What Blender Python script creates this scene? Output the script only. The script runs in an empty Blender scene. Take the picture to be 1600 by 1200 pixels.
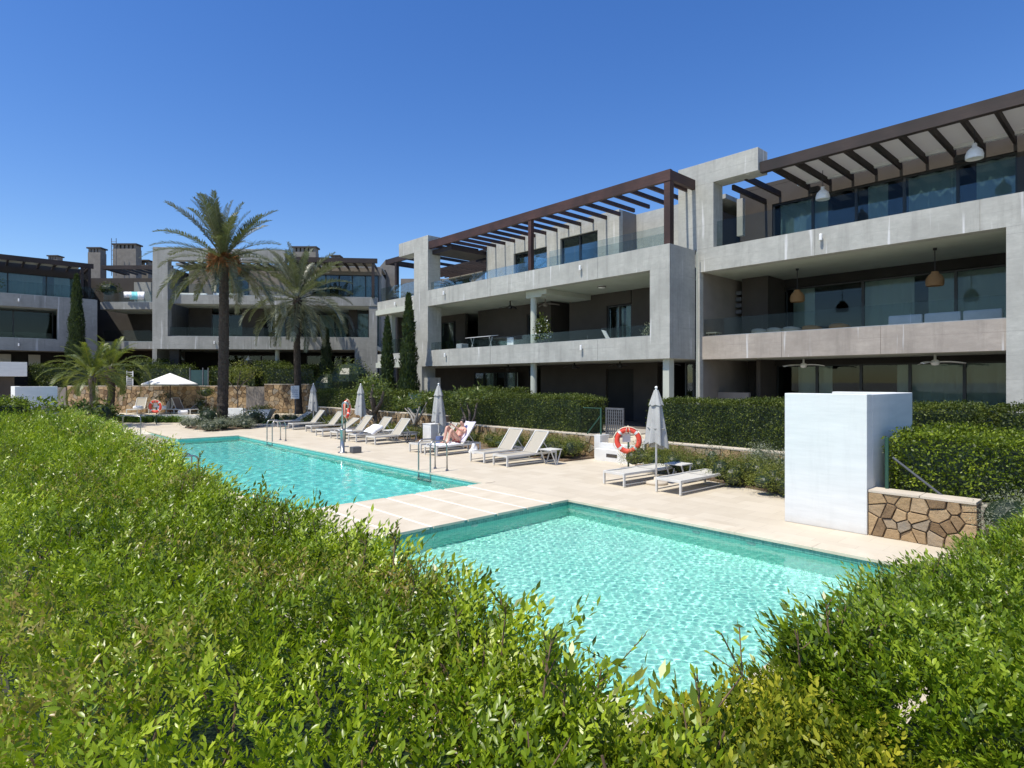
import bpy, bmesh, math, random
import numpy as np
from mathutils import Vector, Matrix
R = math.radians
S = bpy.context.scene
COL = S.collection
rnd = random.Random(7)
rng = np.random.default_rng(11)

# ------------------------------------------------------------------ camera, sky, sun, exposure
SUN_EL, SUN_OFF = 64.0, 3.0           # sun stands in the -X direction, a little towards +Y
cd = bpy.data.cameras.new('camera'); cam = bpy.data.objects.new('camera', cd); COL.objects.link(cam)
cam.location = (0, 0, 2.4); cam.rotation_euler = (R(90), 0, R(-42.53))
cd.sensor_width = 36; cd.lens = 21.04; cd.shift_y = -0.0025; cd.clip_start = 0.05; cd.clip_end = 3000
S.camera = cam
W = bpy.data.worlds.new('World'); S.world = W; W.use_nodes = True
wn = W.node_tree.nodes; bg = wn['Background']
sky = wn.new('ShaderNodeTexSky'); sky.sky_type = 'NISHITA'; sky.sun_disc = False
sdir = Vector((-math.cos(R(SUN_EL)) * math.cos(R(SUN_OFF)), math.cos(R(SUN_EL)) * math.sin(R(SUN_OFF)), math.sin(R(SUN_EL))))
sky.sun_elevation = R(SUN_EL); sky.sun_rotation = math.atan2(sdir.x, sdir.y)
sky.air_density = 1.12; sky.dust_density = 0.35; sky.ozone_density = 3.0; sky.altitude = 300
hs = wn.new('ShaderNodeHueSaturation'); hs.inputs['Saturation'].default_value = 1.3; hs.inputs['Hue'].default_value = .513
W.node_tree.links.new(sky.outputs[0], hs.inputs['Color']); W.node_tree.links.new(hs.outputs[0], bg.inputs[0]); bg.inputs[1].default_value = 0.15
sl = bpy.data.lights.new('sun', 'SUN'); sl.energy = 4.9; sl.angle = R(0.53); sl.color = (1, .945, .83)
so = bpy.data.objects.new('sun', sl); COL.objects.link(so); so.rotation_euler = sdir.to_track_quat('Z', 'Y').to_euler()
S.view_settings.view_transform = 'Standard'; S.view_settings.look = 'None'
S.view_settings.exposure = 0.14; S.view_settings.gamma = 1; S.view_settings.use_curve_mapping = False
S.render.engine = 'CYCLES'
S.cycles.use_denoising = True
S.cycles.max_bounces = 8; S.cycles.transparent_max_bounces = 24
S.cycles.transmission_bounces = 6

# ------------------------------------------------------------------ materials
MAT = {}
def nodes(name):
    m = bpy.data.materials.new(name); m.use_nodes = True; nt = m.node_tree
    return m, nt, nt.nodes, nt.links, nt.nodes['Principled BSDF']
def mth(N, L, op, a, b=None, c=None):
    n = N.new('ShaderNodeMath'); n.operation = op
    for i, v in enumerate((a, b, c)):
        if v is None: continue
        if isinstance(v, (int, float)): n.inputs[i].default_value = v
        else: L.new(v, n.inputs[i])
    return n.outputs[0]
def mixc(N, L, f, a, b):
    n = N.new('ShaderNodeMix'); n.data_type = 'RGBA'
    for s, v in ((0, f), (6, a), (7, b)):
        if isinstance(v, (int, float)): n.inputs[s].default_value = v
        elif isinstance(v, tuple): n.inputs[s].default_value = (*v, 1)
        else: L.new(v, n.inputs[s])
    return n.outputs[2]
def noise(N, L, vec, scale, detail=4, rough=.55, out=0):
    n = N.new('ShaderNodeTexNoise'); n.inputs['Scale'].default_value = scale
    n.inputs['Detail'].default_value = detail; n.inputs['Roughness'].default_value = rough
    if vec is not None: L.new(vec, n.inputs['Vector'])
    return n.outputs[out]
def ramp(N, L, f, lo, hi):
    n = N.new('ShaderNodeMapRange'); n.inputs[1].default_value = lo; n.inputs[2].default_value = hi
    L.new(f, n.inputs[0]); return n.outputs[0]
def pos(N, L, sc=None, rot=None):
    g = N.new('ShaderNodeNewGeometry').outputs['Position']
    if sc is None and rot is None: return g
    m = N.new('ShaderNodeMapping'); L.new(g, m.inputs[0])
    if sc: m.inputs['Scale'].default_value = sc
    if rot: m.inputs['Rotation'].default_value = rot
    return m.outputs[0]
def bump(N, L, P, h, strength=.3, dist=.02):
    b = N.new('ShaderNodeBump'); b.inputs['Strength'].default_value = strength; b.inputs['Distance'].default_value = dist
    L.new(h, b.inputs['Height']); L.new(b.outputs[0], P.inputs['Normal'])
def simple(name, c1, c2=None, scale=3, rough=.7, metal=0, bmp=0, bs=None, spec=None, stretch=None):
    m, nt, N, L, P = nodes(name)
    P.inputs['Roughness'].default_value = rough; P.inputs['Metallic'].default_value = metal
    if spec is not None: P.inputs['Specular IOR Level'].default_value = spec
    if c2 is None: c2 = tuple(min(1, c * 1.15) for c in c1)
    v = pos(N, L, stretch)
    L.new(mixc(N, L, ramp(N, L, noise(N, L, v, scale), .3, .7), c1, c2), P.inputs['Base Color'])
    if bmp: bump(N, L, P, noise(N, L, v, bs or scale * 6, 6), bmp)
    MAT[name] = m; return m

def concrete(name, base, line=.61, tint=(1, 1, 1)):
    m, nt, N, L, P = nodes(name); P.inputs['Roughness'].default_value = .85
    P.inputs['Specular IOR Level'].default_value = .25
    p = pos(N, L)
    big = ramp(N, L, noise(N, L, p, .8, 8, .68), .34, .68)
    fin = ramp(N, L, noise(N, L, pos(N, L, (1.5, 1.5, 5)), 2.2, 8, .7), .3, .7)
    a = tuple(base * .78 * t for t in tint); b = tuple(base * 1.14 * t for t in tint)
    c = mixc(N, L, big, a, b)
    c = mixc(N, L, mth(N, L, 'MULTIPLY', fin, .55), c, tuple(base * .68 * t for t in tint))
    # pale lime runs and dark dirt runs
    st = noise(N, L, pos(N, L, (2.6, 2.6, .16)), 2.0, 3, .5)
    c = mixc(N, L, mth(N, L, 'MULTIPLY', ramp(N, L, st, .64, .70), .6), c, tuple(min(.75, base * 1.7) for t in tint))
    st2 = noise(N, L, pos(N, L, (1.1, 1.1, .12)), 2.4, 5, .7)
    c = mixc(N, L, mth(N, L, 'MULTIPLY', ramp(N, L, st2, .5, .75), .6), c, tuple(base * .5 * t for t in tint))
    # faint shutter-board lines
    sep = N.new('ShaderNodeSeparateXYZ'); L.new(p, sep.inputs[0])
    fr = mth(N, L, 'FRACT', mth(N, L, 'DIVIDE', mth(N, L, 'ADD', sep.outputs[2], mth(N, L, 'MULTIPLY', fin, .006)), line))
    ln = mth(N, L, 'LESS_THAN', fr, .022)
    brk = ramp(N, L, noise(N, L, p, .8, 2), .42, .6)
    ln = mth(N, L, 'MULTIPLY', ln, brk)
    c = mixc(N, L, mth(N, L, 'MULTIPLY', ln, .45), c, tuple(base * .5 * t for t in tint))
    L.new(c, P.inputs['Base Color'])
    h = mth(N, L, 'SUBTRACT', noise(N, L, p, 14, 8, .7), mth(N, L, 'MULTIPLY', ln, 1.0))
    bump(N, L, P, h, .35, .012)
    MAT[name] = m; return m
concrete('concrete', .47, tint=(1, 1.0, .915))
concrete('concrete_pink', .40, tint=(1.04, .92, .80))
concrete('concrete_far', .34, tint=(1, 1, .93))
simple('soffit', (.44, .46, .39), (.5, .52, .45), 2, .9, bmp=.1)
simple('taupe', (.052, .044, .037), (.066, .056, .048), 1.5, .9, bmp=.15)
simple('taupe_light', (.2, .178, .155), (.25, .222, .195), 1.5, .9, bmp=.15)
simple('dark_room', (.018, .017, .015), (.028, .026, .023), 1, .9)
simple('room_floor', (.1, .09, .08), (.13, .115, .1), 1, .6)
def wood(name, a, b):
    m, nt, N, L, P = nodes(name); P.inputs['Roughness'].default_value = .65
    v = pos(N, L, (.7, .7, 9))
    g = noise(N, L, v, 2.5, 8, .75)
    c = mixc(N, L, ramp(N, L, g, .3, .7), a, b)
    c = mixc(N, L, ramp(N, L, noise(N, L, pos(N, L), .9, 3), .35, .7), c, tuple(x * .6 for x in a))
    L.new(c, P.inputs['Base Color']); bump(N, L, P, g, .3, .01); MAT[name] = m
wood('red_wood', (.04, .018, .014), (.095, .042, .032))
wood('dark_wood', (.024, .015, .012), (.046, .029, .024))
simple('frame_metal', (.03, .032, .034), (.045, .047, .05), 2, .4, .6)
simple('white_paint', (.66, .66, .63), (.74, .74, .71), 4, .55, bmp=.05)
simple('lounger_white', (.60, .59, .55), (.68, .67, .62), 4, .45)
simple('sling', (.38, .345, .275), (.44, .405, .33), 60, .85, bmp=.2)
simple('sling_light', (.50, .48, .42), (.57, .55, .48), 60, .85, bmp=.2)
simple('sling_brown', (.2, .165, .14), (.24, .2, .17), 60, .85, bmp=.2)
simple('towel', (.82, .82, .84), (.9, .9, .9), 9, .95, bmp=.5)
simple('towel_blue', (.2, .62, .66), (.3, .72, .75), 9, .95, bmp=.5)
simple('towel_lilac', (.62, .58, .7), (.8, .77, .85), 12, .95, bmp=.5)
simple('canvas_grey', (.36, .36, .345), (.43, .43, .415), 5, .9, bmp=.25, bs=40)
simple('canvas_white', (.8, .79, .75), (.86, .85, .8), 5, .9)
simple('steel', (.36, .36, .35), (.45, .45, .44), 5, .35, .85)
simple('buoy_red', (.72, .06, .035), (.8, .1, .06), 5, .5)
simple('rope', (.8, .7, .5), (.85, .78, .6), 40, .9)
simple('green_metal', (.02, .075, .05), (.03, .09, .06), 5, .5)
simple('mesh_wire', (.006, .02, .012), (.01, .03, .018), 5, .6)
simple('teal_screen', (.012, .05, .052), (.02, .065, .065), 5, .6)
simple('grey_metal', (.1, .105, .115), (.14, .145, .155), 5, .5, .3)
simple('soil', (.12, .08, .05), (.2, .14, .09), 5, .95, bmp=.6)
simple('gravel', (.3, .27, .22), (.46, .43, .37), 30, .95, bmp=.9, bs=60)
simple('bark', (.075, .06, .05), (.15, .125, .105), 9, .95, bmp=.9, bs=25)
simple('bark_pale', (.2, .185, .165), (.36, .34, .31), 9, .9, bmp=.6)
simple('palm_bark', (.035, .026, .018), (.085, .066, .05), 11, .95, bmp=1, bs=22)
simple('twig_wood', (.12, .075, .045), (.2, .13, .08), 20, .9)
simple('date_fruit', (.27, .115, .035), (.4, .2, .07), 20, .6)
simple('stone_cap', (.5, .44, .35), (.6, .53, .43), 4, .85, bmp=.3)
simple('mortar', (.17, .125, .09), (.24, .19, .14), 12, .95, bmp=.6)
simple('skin', (.62, .34, .25), (.68, .4, .3), 8, .5)
simple('swimwear', (.55, .03, .06), (.62, .05, .08), 8, .7)
simple('hair', (.015, .012, .01), (.03, .02, .018), 40, .5)
simple('black', (.015, .015, .017), (.022, .022, .025), 5, .5)
simple('wicker', (.28, .15, .06), (.42, .24, .1), 30, .8, bmp=.8, stretch=(1, 1, 6))
simple('cushion', (.5, .53, .55), (.58, .6, .62), 5, .95)
simple('lamp_white', (.8, .8, .78), (.86, .86, .84), 5, .4)
simple('chimney_render', (.17, .155, .135), (.23, .21, .185), 3, .9, bmp=.3)
simple('petal', (.85, .85, .8), (.9, .9, .86), 5, .6)
simple('print_blue', (.07, .1, .22), (.09, .13, .26), 5, .6)
simple('hills', (.16, .2, .22), (.2, .24, .26), .01, .95)

def fabric_roof():
    m, nt, N, L, P = nodes('fabric_roof')
    v = pos(N, L, (1, 1, 1))
    c = mixc(N, L, noise(N, L, v, 2), (.58, .56, .52), (.64, .62, .58))
    L.new(c, P.inputs['Base Color']); P.inputs['Roughness'].default_value = .95
    tr = N.new('ShaderNodeBsdfTranslucent'); tr.inputs[0].default_value = (.58, .56, .53, 1)
    ms = N.new('ShaderNodeMixShader'); ms.inputs[0].default_value = .42
    L.new(P.outputs[0], ms.inputs[1]); L.new(tr.outputs[0], ms.inputs[2]); L.new(ms.outputs[0], N['Material Output'].inputs[0])
    MAT['fabric_roof'] = m
fabric_roof()
def glassy(name, tint, ior, extra=0.0, fk=1.0):
    m, nt, N, L, P = nodes(name); N.remove(P)
    t = N.new('ShaderNodeBsdfTransparent'); t.inputs[0].default_value = (*tint, 1)
    g = N.new('ShaderNodeBsdfGlossy'); g.inputs['Roughness'].default_value = .02; g.inputs[0].default_value = (.9, .95, 1, 1)
    f = N.new('ShaderNodeFresnel'); f.inputs[0].default_value = ior
    fa = mth(N, L, 'ADD', mth(N, L, 'MULTIPLY', f.outputs[0], fk), extra)
    ms = N.new('ShaderNodeMixShader'); L.new(fa, ms.inputs[0]); L.new(t.outputs[0], ms.inputs[1]); L.new(g.outputs[0], ms.inputs[2])
    L.new(ms.outputs[0], N['Material Output'].inputs[0]); MAT[name] = m
glassy('window_glass', (.62, .70, .70), 1.5, .03, .55)
glassy('rail_glass', (.84, .88, .88), 1.35, .0, .35)
glassy('shade_glass', (.66, .72, .70), 1.5, .012, .28)
def curtain():
    m, nt, N, L, P = nodes('curtain')
    P.inputs['Base Color'].default_value = (.75, .77, .76, 1); P.inputs['Roughness'].default_value = .95
    MAT['curtain'] = m
curtain()

def deck():
    m, nt, N, L, P = nodes('deck_stone'); P.inputs['Roughness'].default_value = .7
    b = N.new('ShaderNodeTexBrick'); L.new(pos(N, L, None, (0, 0, R(90))), b.inputs[0])
    b.inputs['Color1'].default_value = (.515, .445, .335, 1); b.inputs['Color2'].default_value = (.59, .52, .405, 1)
    b.inputs['Mortar'].default_value = (.44, .38, .29, 1); b.inputs['Scale'].default_value = 1
    b.inputs['Mortar Size'].default_value = .004; b.inputs['Brick Width'].default_value = .6; b.inputs['Row Height'].default_value = .4
    c = mixc(N, L, mth(N, L, 'MULTIPLY', ramp(N, L, noise(N, L, pos(N, L, (1, 2, 1)), 1.2, 6, .65), .35, .75), .45), b.outputs[0], (.63, .57, .455))
    c = mixc(N, L, mth(N, L, 'MULTIPLY', ramp(N, L, noise(N, L, pos(N, L), .5, 6, .7), .56, .78), .4), c, (.41, .345, .26))
    L.new(c, P.inputs['Base Color'])
    bump(N, L, P, mth(N, L, 'SUBTRACT', noise(N, L, pos(N, L), 25, 6), b.outputs[1]), .25, .004)
    MAT['deck_stone'] = m
deck()
simple('slab_stone', (.56, .485, .365), (.65, .58, .455), 1.6, .7, bmp=.2, bs=18, stretch=(1, 2, 1))
simple('slab_joint', (.72, .68, .6), (.78, .74, .66), 3, .8)
simple('white_block', (.66, .68, .67), (.74, .755, .74), 1.3, .8, bmp=.12, bs=3, stretch=(1, 1, 7))
def dirty_block():
    m = MAT['white_block']; nt = m.node_tree; N = nt.nodes; L = nt.links; P = N['Principled BSDF']
    src = P.inputs['Base Color'].links[0].from_socket
    st = noise(N, L, pos(N, L, (2.2, 2.2, .25)), 2.5, 5, .7)
    c = mixc(N, L, mth(N, L, 'MULTIPLY', ramp(N, L, st, .52, .8), .16), src, (.36, .37, .35))
    sep = N.new('ShaderNodeSeparateXYZ'); L.new(pos(N, L), sep.inputs[0])
    low = ramp(N, L, mth(N, L, 'ADD', sep.outputs[2], mth(N, L, 'MULTIPLY', noise(N, L, pos(N, L), 5, 5, .7), .22)), .26, .1)
    c = mixc(N, L, mth(N, L, 'MULTIPLY', low, .35), c, (.4, .35, .28)); L.new(c, P.inputs['Base Color'])
dirty_block()
def mosaic(name, c1, c2, mort, tile=.05, w=.05):
    m, nt, N, L, P = nodes(name); P.inputs['Roughness'].default_value = .3
    g = N.new('ShaderNodeNewGeometry'); p = g.outputs['Position']
    sep = N.new('ShaderNodeSeparateXYZ'); L.new(p, sep.inputs[0])
    fl = []; gr = []
    for i in range(3):
        q = mth(N, L, 'DIVIDE', mth(N, L, 'ADD', sep.outputs[i], .0131), tile)
        f = mth(N, L, 'FRACT', q); fl.append(mth(N, L, 'FLOOR', q))
        gr.append(mth(N, L, 'LESS_THAN', f, w * 2))
    nsep = N.new('ShaderNodeSeparateXYZ'); L.new(g.outputs['True Normal'], nsep.inputs[0])
    tot = None
    for i in range(3):
        ok = mth(N, L, 'LESS_THAN', mth(N, L, 'ABSOLUTE', nsep.outputs[i]), .5)
        v = mth(N, L, 'MULTIPLY', gr[i], ok)
        tot = v if tot is None else mth(N, L, 'MAXIMUM', tot, v)
    cmb = N.new('ShaderNodeCombineXYZ')
    for i in range(3): L.new(fl[i], cmb.inputs[i])
    wn_ = N.new('ShaderNodeTexWhiteNoise'); L.new(cmb.outputs[0], wn_.inputs[0])
    c = mixc(N, L, wn_.outputs[0], c1, c2)
    c = mixc(N, L, mth(N, L, 'MULTIPLY', tot, .6), c, mort)
    L.new(c, P.inputs['Base Color']); MAT[name] = m
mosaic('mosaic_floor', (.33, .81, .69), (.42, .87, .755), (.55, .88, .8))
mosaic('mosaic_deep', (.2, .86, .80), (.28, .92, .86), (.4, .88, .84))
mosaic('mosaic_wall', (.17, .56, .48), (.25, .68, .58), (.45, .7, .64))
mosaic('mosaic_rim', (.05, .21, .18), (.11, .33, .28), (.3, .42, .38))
simple('beach_floor', (.62, .58, .48), (.68, .64, .54), 2, .6)

def stone(name, a, b, c_):
    m, nt, N, L, P = nodes(name); P.inputs['Roughness'].default_value = .85
    oi = N.new('ShaderNodeObjectInfo'); 
    at = N.new('ShaderNodeAttribute'); at.attribute_name = 'tint'
    r = mth(N, L, 'FRACT', mth(N, L, 'ADD', oi.outputs['Random'], at.outputs['Fac']))
    c = mixc(N, L, ramp(N, L, r, 0, .6), a, b); c = mixc(N, L, ramp(N, L, r, .6, 1), c, c_)
    n1 = noise(N, L, pos(N, L), 6, 8, .7)
    c = mixc(N, L, mth(N, L, 'MULTIPLY', ramp(N, L, n1, .4, .75), .45), c, (.46, .3, .14))
    n2 = noise(N, L, pos(N, L, (1, 1, 3)), 16, 6, .7)
    c = mixc(N, L, mth(N, L, 'MULTIPLY', ramp(N, L, n2, .5, .8), .5), c, (.16, .1, .06))
    L.new(c, P.inputs['Base Color']); bump(N, L, P, n1, 1, .05); MAT[name] = m
stone('wall_stone', (.12, .075, .04), (.44, .31, .17), (.25, .23, .19))

def leafmat(name, cols, trans=.35, rough=.42, spec=.5, nsc=1.2):
    """cols: dark, mid, light, odd (dry/reddish) picked by the per-leaf 'tint' and a soft patchiness."""
    m, nt, N, L, P = nodes(name)
    at = N.new('ShaderNodeAttribute'); at.attribute_name = 'tint'
    t = at.outputs['Fac']
    pn = noise(N, L, pos(N, L), nsc, 3, .5)
    f = mth(N, L, 'ADD', mth(N, L, 'MULTIPLY', t, .75), mth(N, L, 'MULTIPLY', mth(N, L, 'SUBTRACT', pn, .5), 1.1))
    c = mixc(N, L, ramp(N, L, f, .0, .45), cols[0], cols[1])
    c = mixc(N, L, ramp(N, L, f, .45, .9), c, cols[2])
    if len(cols) > 3:
        pn2 = noise(N, L, pos(N, L, (1, 1, 1), (0, 0, .7)), nsc * .8, 4, .6)
        od = mth(N, L, 'MULTIPLY', ramp(N, L, pn2, .53, .66), ramp(N, L, mth(N, L, 'FRACT', mth(N, L, 'MULTIPLY', t, 7.13)), .35, .6))
        c = mixc(N, L, mth(N, L, 'MULTIPLY', od, .8), c, cols[3])
    L.new(c, P.inputs['Base Color']); P.inputs['Roughness'].default_value = rough; P.inputs['Specular IOR Level'].default_value = spec
    tr = N.new('ShaderNodeBsdfTranslucent'); L.new(mixc(N, L, .4, c, (.3, .42, .01)), tr.inputs[0])
    ms = N.new('ShaderNodeMixShader'); ms.inputs[0].default_value = trans
    L.new(P.outputs[0], ms.inputs[1]); L.new(tr.outputs[0], ms.inputs[2]); L.new(ms.outputs[0], N['Material Output'].inputs[0])
    MAT[name] = m
leafmat('leaf_hedge', ((.05, .085, .004), (.235, .34, .010), (.50, .60, .035), (.40, .25, .09)), .36, .34, .5, 1.7)
leafmat('leaf_hedge_right', ((.035, .06, .004), (.155, .25, .010), (.36, .46, .03), (.24, .22, .03)), .34, .34, .5, 1.8)
leafmat('leaf_yellow', ((.05, .08, .006), (.2, .25, .015), (.58, .54, .045), (.35, .17, .06)), .4, .42, .3, 3)
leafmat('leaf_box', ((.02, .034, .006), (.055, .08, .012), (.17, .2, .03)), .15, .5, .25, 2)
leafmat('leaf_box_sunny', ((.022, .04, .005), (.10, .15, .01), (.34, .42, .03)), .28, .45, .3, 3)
leafmat('leaf_shrub', ((.07, .085, .015), (.16, .185, .03), (.27, .29, .06), (.24, .18, .09)), .3, .5, .4, 2)
leafmat('leaf_silver', ((.15, .17, .11), (.25, .27, .19), (.36, .38, .3)), .2, .7, .3, 2)
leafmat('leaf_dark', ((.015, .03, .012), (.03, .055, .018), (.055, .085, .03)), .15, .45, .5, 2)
leafmat('leaf_cypress', ((.018, .036, .014), (.035, .06, .02), (.07, .1, .03)), .15, .6, .3, 2)
leafmat('leaf_palm', ((.05, .058, .028), (.11, .12, .065), (.24, .25, .16)), .15, .42, .5, 1.5)
leafmat('leaf_palm_silver', ((.07, .08, .045), (.15, .16, .1), (.33, .34, .24)), .15, .4, .5, 1.5)
leafmat('leaf_palm_green', ((.05, .075, .015), (.10, .13, .022), (.27, .27, .04)), .25, .42, .5, 1.4)
leafmat('leaf_lily', ((.04, .09, .02), (.08, .16, .03), (.16, .27, .06)), .3, .4, .5, 2)
leafmat('leaf_frangipani', ((.035, .06, .012), (.1, .14, .03), (.26, .3, .08)), .3, .4, .5, 2)

# ------------------------------------------------------------------ helpers
def tag(o, label=None, cat=None, group=None, kind=None):
    if label: o['label'] = label
    if cat: o['category'] = cat
    if group: o['group'] = group
    if kind: o['kind'] = kind
    return o
def link(name, data, parent=None, loc=(0, 0, 0), rz=0):
    o = bpy.data.objects.new(name, data); COL.objects.link(o); o.location = loc; o.rotation_euler = (0, 0, rz)
    if parent: o.parent = parent
    return o
def thing(name, label, cat, loc=(0, 0, 0), rz=0, group=None):
    return tag(link(name, None, None, loc, rz), label, cat, group)
def copy_tree(o, parent=None):
    c = o.copy(); COL.objects.link(c); c.parent = parent
    for ch in list(o.children): copy_tree(ch, c)
    return c
class MB:
    def __init__(s): s.v = []; s.f = []
    def box(s, x0, x1, y0, y1, z0, z1):
        if x0 > x1: x0, x1 = x1, x0
        if y0 > y1: y0, y1 = y1, y0
        n = len(s.v)
        s.v += [(x, y, z) for z in (z0, z1) for y in (y0, y1) for x in (x0, x1)]
        s.f += [tuple(n + i for i in q) for q in ((0, 2, 3, 1), (4, 5, 7, 6), (0, 1, 5, 4), (2, 6, 7, 3), (0, 4, 6, 2), (1, 3, 7, 5))]
        return s
    def obox(s, a, b, w, h):
        """bar of section w x h from a to b"""
        a, b = Vector(a), Vector(b); d = (b - a).normalized()
        u = d.cross(Vector((0, 0, 1)))
        u = Vector((1, 0, 0)) if u.length < 1e-4 else u.normalized()
        v = u.cross(d).normalized(); n = len(s.v)
        for p in (a, b):
            for i, j in ((-1, -1), (1, -1), (1, 1), (-1, 1)): s.v.append(tuple(p + u * (i * w / 2) + v * (j * h / 2)))
        s.f += [tuple(n + i for i in q) for q in ((0, 1, 2, 3), (7, 6, 5, 4), (0, 4, 5, 1), (1, 5, 6, 2), (2, 6, 7, 3), (3, 7, 4, 0))]
        return s
    def tube(s, pts, r, n=8, cap=True):
        pts = [Vector(p) for p in pts]; rs = r if isinstance(r, (list, tuple)) else [r] * len(pts)
        base = len(s.v); u = None
        for i, p in enumerate(pts):
            d = (pts[min(i + 1, len(pts) - 1)] - pts[max(i - 1, 0)]).normalized()
            if u is None:
                u = d.orthogonal().normalized()
            else:
                u = (u - d * u.dot(d)).normalized()
            w = d.cross(u)
            for k in range(n):
                a = 2 * math.pi * k / n
                s.v.append(tuple(p + (u * math.cos(a) + w * math.sin(a)) * rs[i]))
        for i in range(len(pts) - 1):
            for k in range(n):
                a = base + i * n + k; b = base + i * n + (k + 1) % n
                s.f.append((a, b, b + n, a + n))
        if cap:
            s.f.append(tuple(base + k for k in range(n))[::-1]); s.f.append(tuple(base + (len(pts) - 1) * n + k for k in range(n)))
        return s
    def lathe(s, prof, n=16, c=(0, 0, 0)):
        base = len(s.v)
        for r, z in prof:
            for k in range(n):
                a = 2 * math.pi * k / n; s.v.append((c[0] + r * math.cos(a), c[1] + r * math.sin(a), c[2] + z))
        for i in range(len(prof) - 1):
            for k in range(n):
                a = base + i * n + k; b = base + i * n + (k + 1) % n
                s.f.append((a, b, b + n, a + n))
        return s
    def quad(s, *p):
        n = len(s.v); s.v += [tuple(q) for q in p]; s.f.append(tuple(range(n, n + len(p)))); return s
    def prism(s, poly, z0, z1):
        n = len(s.v); m = len(poly)
        s.v += [(x, y, z0) for x, y in poly] + [(x, y, z1) for x, y in poly]
        s.f.append(tuple(range(n, n + m))[::-1]); s.f.append(tuple(range(n + m, n + 2 * m)))
        for i in range(m): j = (i + 1) % m; s.f.append((n + i, n + j, n + m + j, n + m + i))
        return s
    def mesh(s, name, mat, smooth=False, bev=0):
        me = bpy.data.meshes.new(name); me.from_pydata(s.v, [], s.f); me.materials.append(MAT[mat])
        bm = bmesh.new(); bm.from_mesh(me)
        if bev: bmesh.ops.bevel(bm, geom=bm.edges[:] , offset=bev, segments=2, affect='EDGES', profile=.6)
        bmesh.ops.recalc_face_normals(bm, faces=bm.faces); bm.to_mesh(me); bm.free()
        if smooth: me.polygons.foreach_set('use_smooth', [True] * len(me.polygons))
        return me
    def build(s, name, mat, parent=None, smooth=False, bev=0, loc=(0, 0, 0), rz=0):
        return link(name, s.mesh(name, mat, smooth, bev), parent, loc, rz)
def struct(name, mb, mat, **k): return tag(mb.build(name, mat, **k), kind='structure')

def npmesh(name, V, F, mat, tint=None, smooth=False):
    """V (n,3), F (m,k) with equal k"""
    me = bpy.data.meshes.new(name); m, k = F.shape
    me.vertices.add(len(V)); me.vertices.foreach_set('co', V.astype(np.float32).ravel())
    me.loops.add(m * k); me.loops.foreach_set('vertex_index', F.astype(np.int32).ravel())
    me.polygons.add(m); me.polygons.foreach_set('loop_start', np.arange(0, m * k, k, dtype=np.int32))
    me.update(calc_edges=True)
    if smooth: me.polygons.foreach_set('use_smooth', np.ones(m, dtype=bool))
    if tint is not None:
        a = me.attributes.new('tint', 'FLOAT', 'POINT'); a.data.foreach_set('value', tint.astype(np.float32))
    me.materials.append(MAT[mat]); return me
def unit(a): return a / (np.linalg.norm(a, axis=-1, keepdims=True) + 1e-9)
def randu(n): return unit(rng.normal(size=(n, 3)))
def leaves(P, D, Nn, Ls, wr=.34, hi=False, tint=None):
    """leaf blades: base P, direction D, normal Nn, length Ls; returns V, F, tint"""
    n = len(P); Sd = unit(np.cross(D, Nn)); Nn = unit(np.cross(Sd, D)); L_ = Ls[:, None]
    if tint is None: tint = rng.random(n)
    if not hi:
        rows = [(0, 0, 0), (.45, -wr / 2 * 1.0, .03), (1, 0, -.06), (.45, wr / 2, .03)]
        F1 = np.array([[0, 1, 2, 3]])
    else:
        w = wr / 2
        rows = [(0, 0, 0), (.28, -w * .8, .035), (.62, -w * .95, .03), (1, 0, -.1), (.62, w * .95, .03), (.28, w * .8, .035), (.33, 0, -.02), (.66, 0, -.03)]
        F1 = np.array([[0, 1, 6, 5], [1, 2, 7, 6], [6, 7, 4, 5], [2, 3, 4, 7]])
    V = np.stack([P + D * L_ * a + Sd * L_ * b + Nn * L_ * c for a, b, c in rows], 1)
    k = len(rows)
    F = (F1[None] + (np.arange(n) * k)[:, None, None]).reshape(-1, 4)
    return V.reshape(-1, 3), F, np.repeat(tint, k)
def merge(parts):
    Vs, Fs, Ts = [], [], []; o = 0
    for V, F, T in parts: Vs.append(V); Fs.append(F + o); Ts.append(T); o += len(V)
    return np.concatenate(Vs), np.concatenate(Fs), np.concatenate(Ts)
def twigs(P, A, Lt, Sl, k=10, hi=False, wr=.36, tint=None):
    """pinnate sprigs: k leaves set alternately along axis A"""
    n = len(P); B = unit(np.cross(A, unit(np.array([0, 0, 1.]) + rng.normal(size=(n, 3)) * .35)))
    Cn = unit(np.cross(B, A)); out = []
    if tint is None: tint = rng.random(n)
    for j in range(k):
        t = (j + .7) / k; sd = 1 if j % 2 else -1
        if j == k - 1: sd = 0
        D = unit(A * (.55 + .5 * t) + B * sd * (.9 - .3 * t) + Cn * .25 + rng.normal(size=(n, 3)) * .22)
        Nn = unit(Cn + rng.normal(size=(n, 3)) * .4)
        out.append(leaves(P + A * (Lt[:, None] * t), D, Nn, Sl * rng.uniform(.7, 1.15, n), wr, hi, np.clip(tint + .22 * (t - .5) + rng.normal(size=n) * .16, 0, 1)))
    return merge(out)
def sprout(P, A, Lt, Sl, k=10, **kw): return twigs(P, A, Lt, Sl, k, **kw)
def foliage_obj(name, parts, mat, parent=None, loc=(0, 0, 0)):
    V, F, T = merge(parts) if isinstance(parts, list) else parts
    return link(name, npmesh(name, V, F, mat, T), parent, loc)
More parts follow.
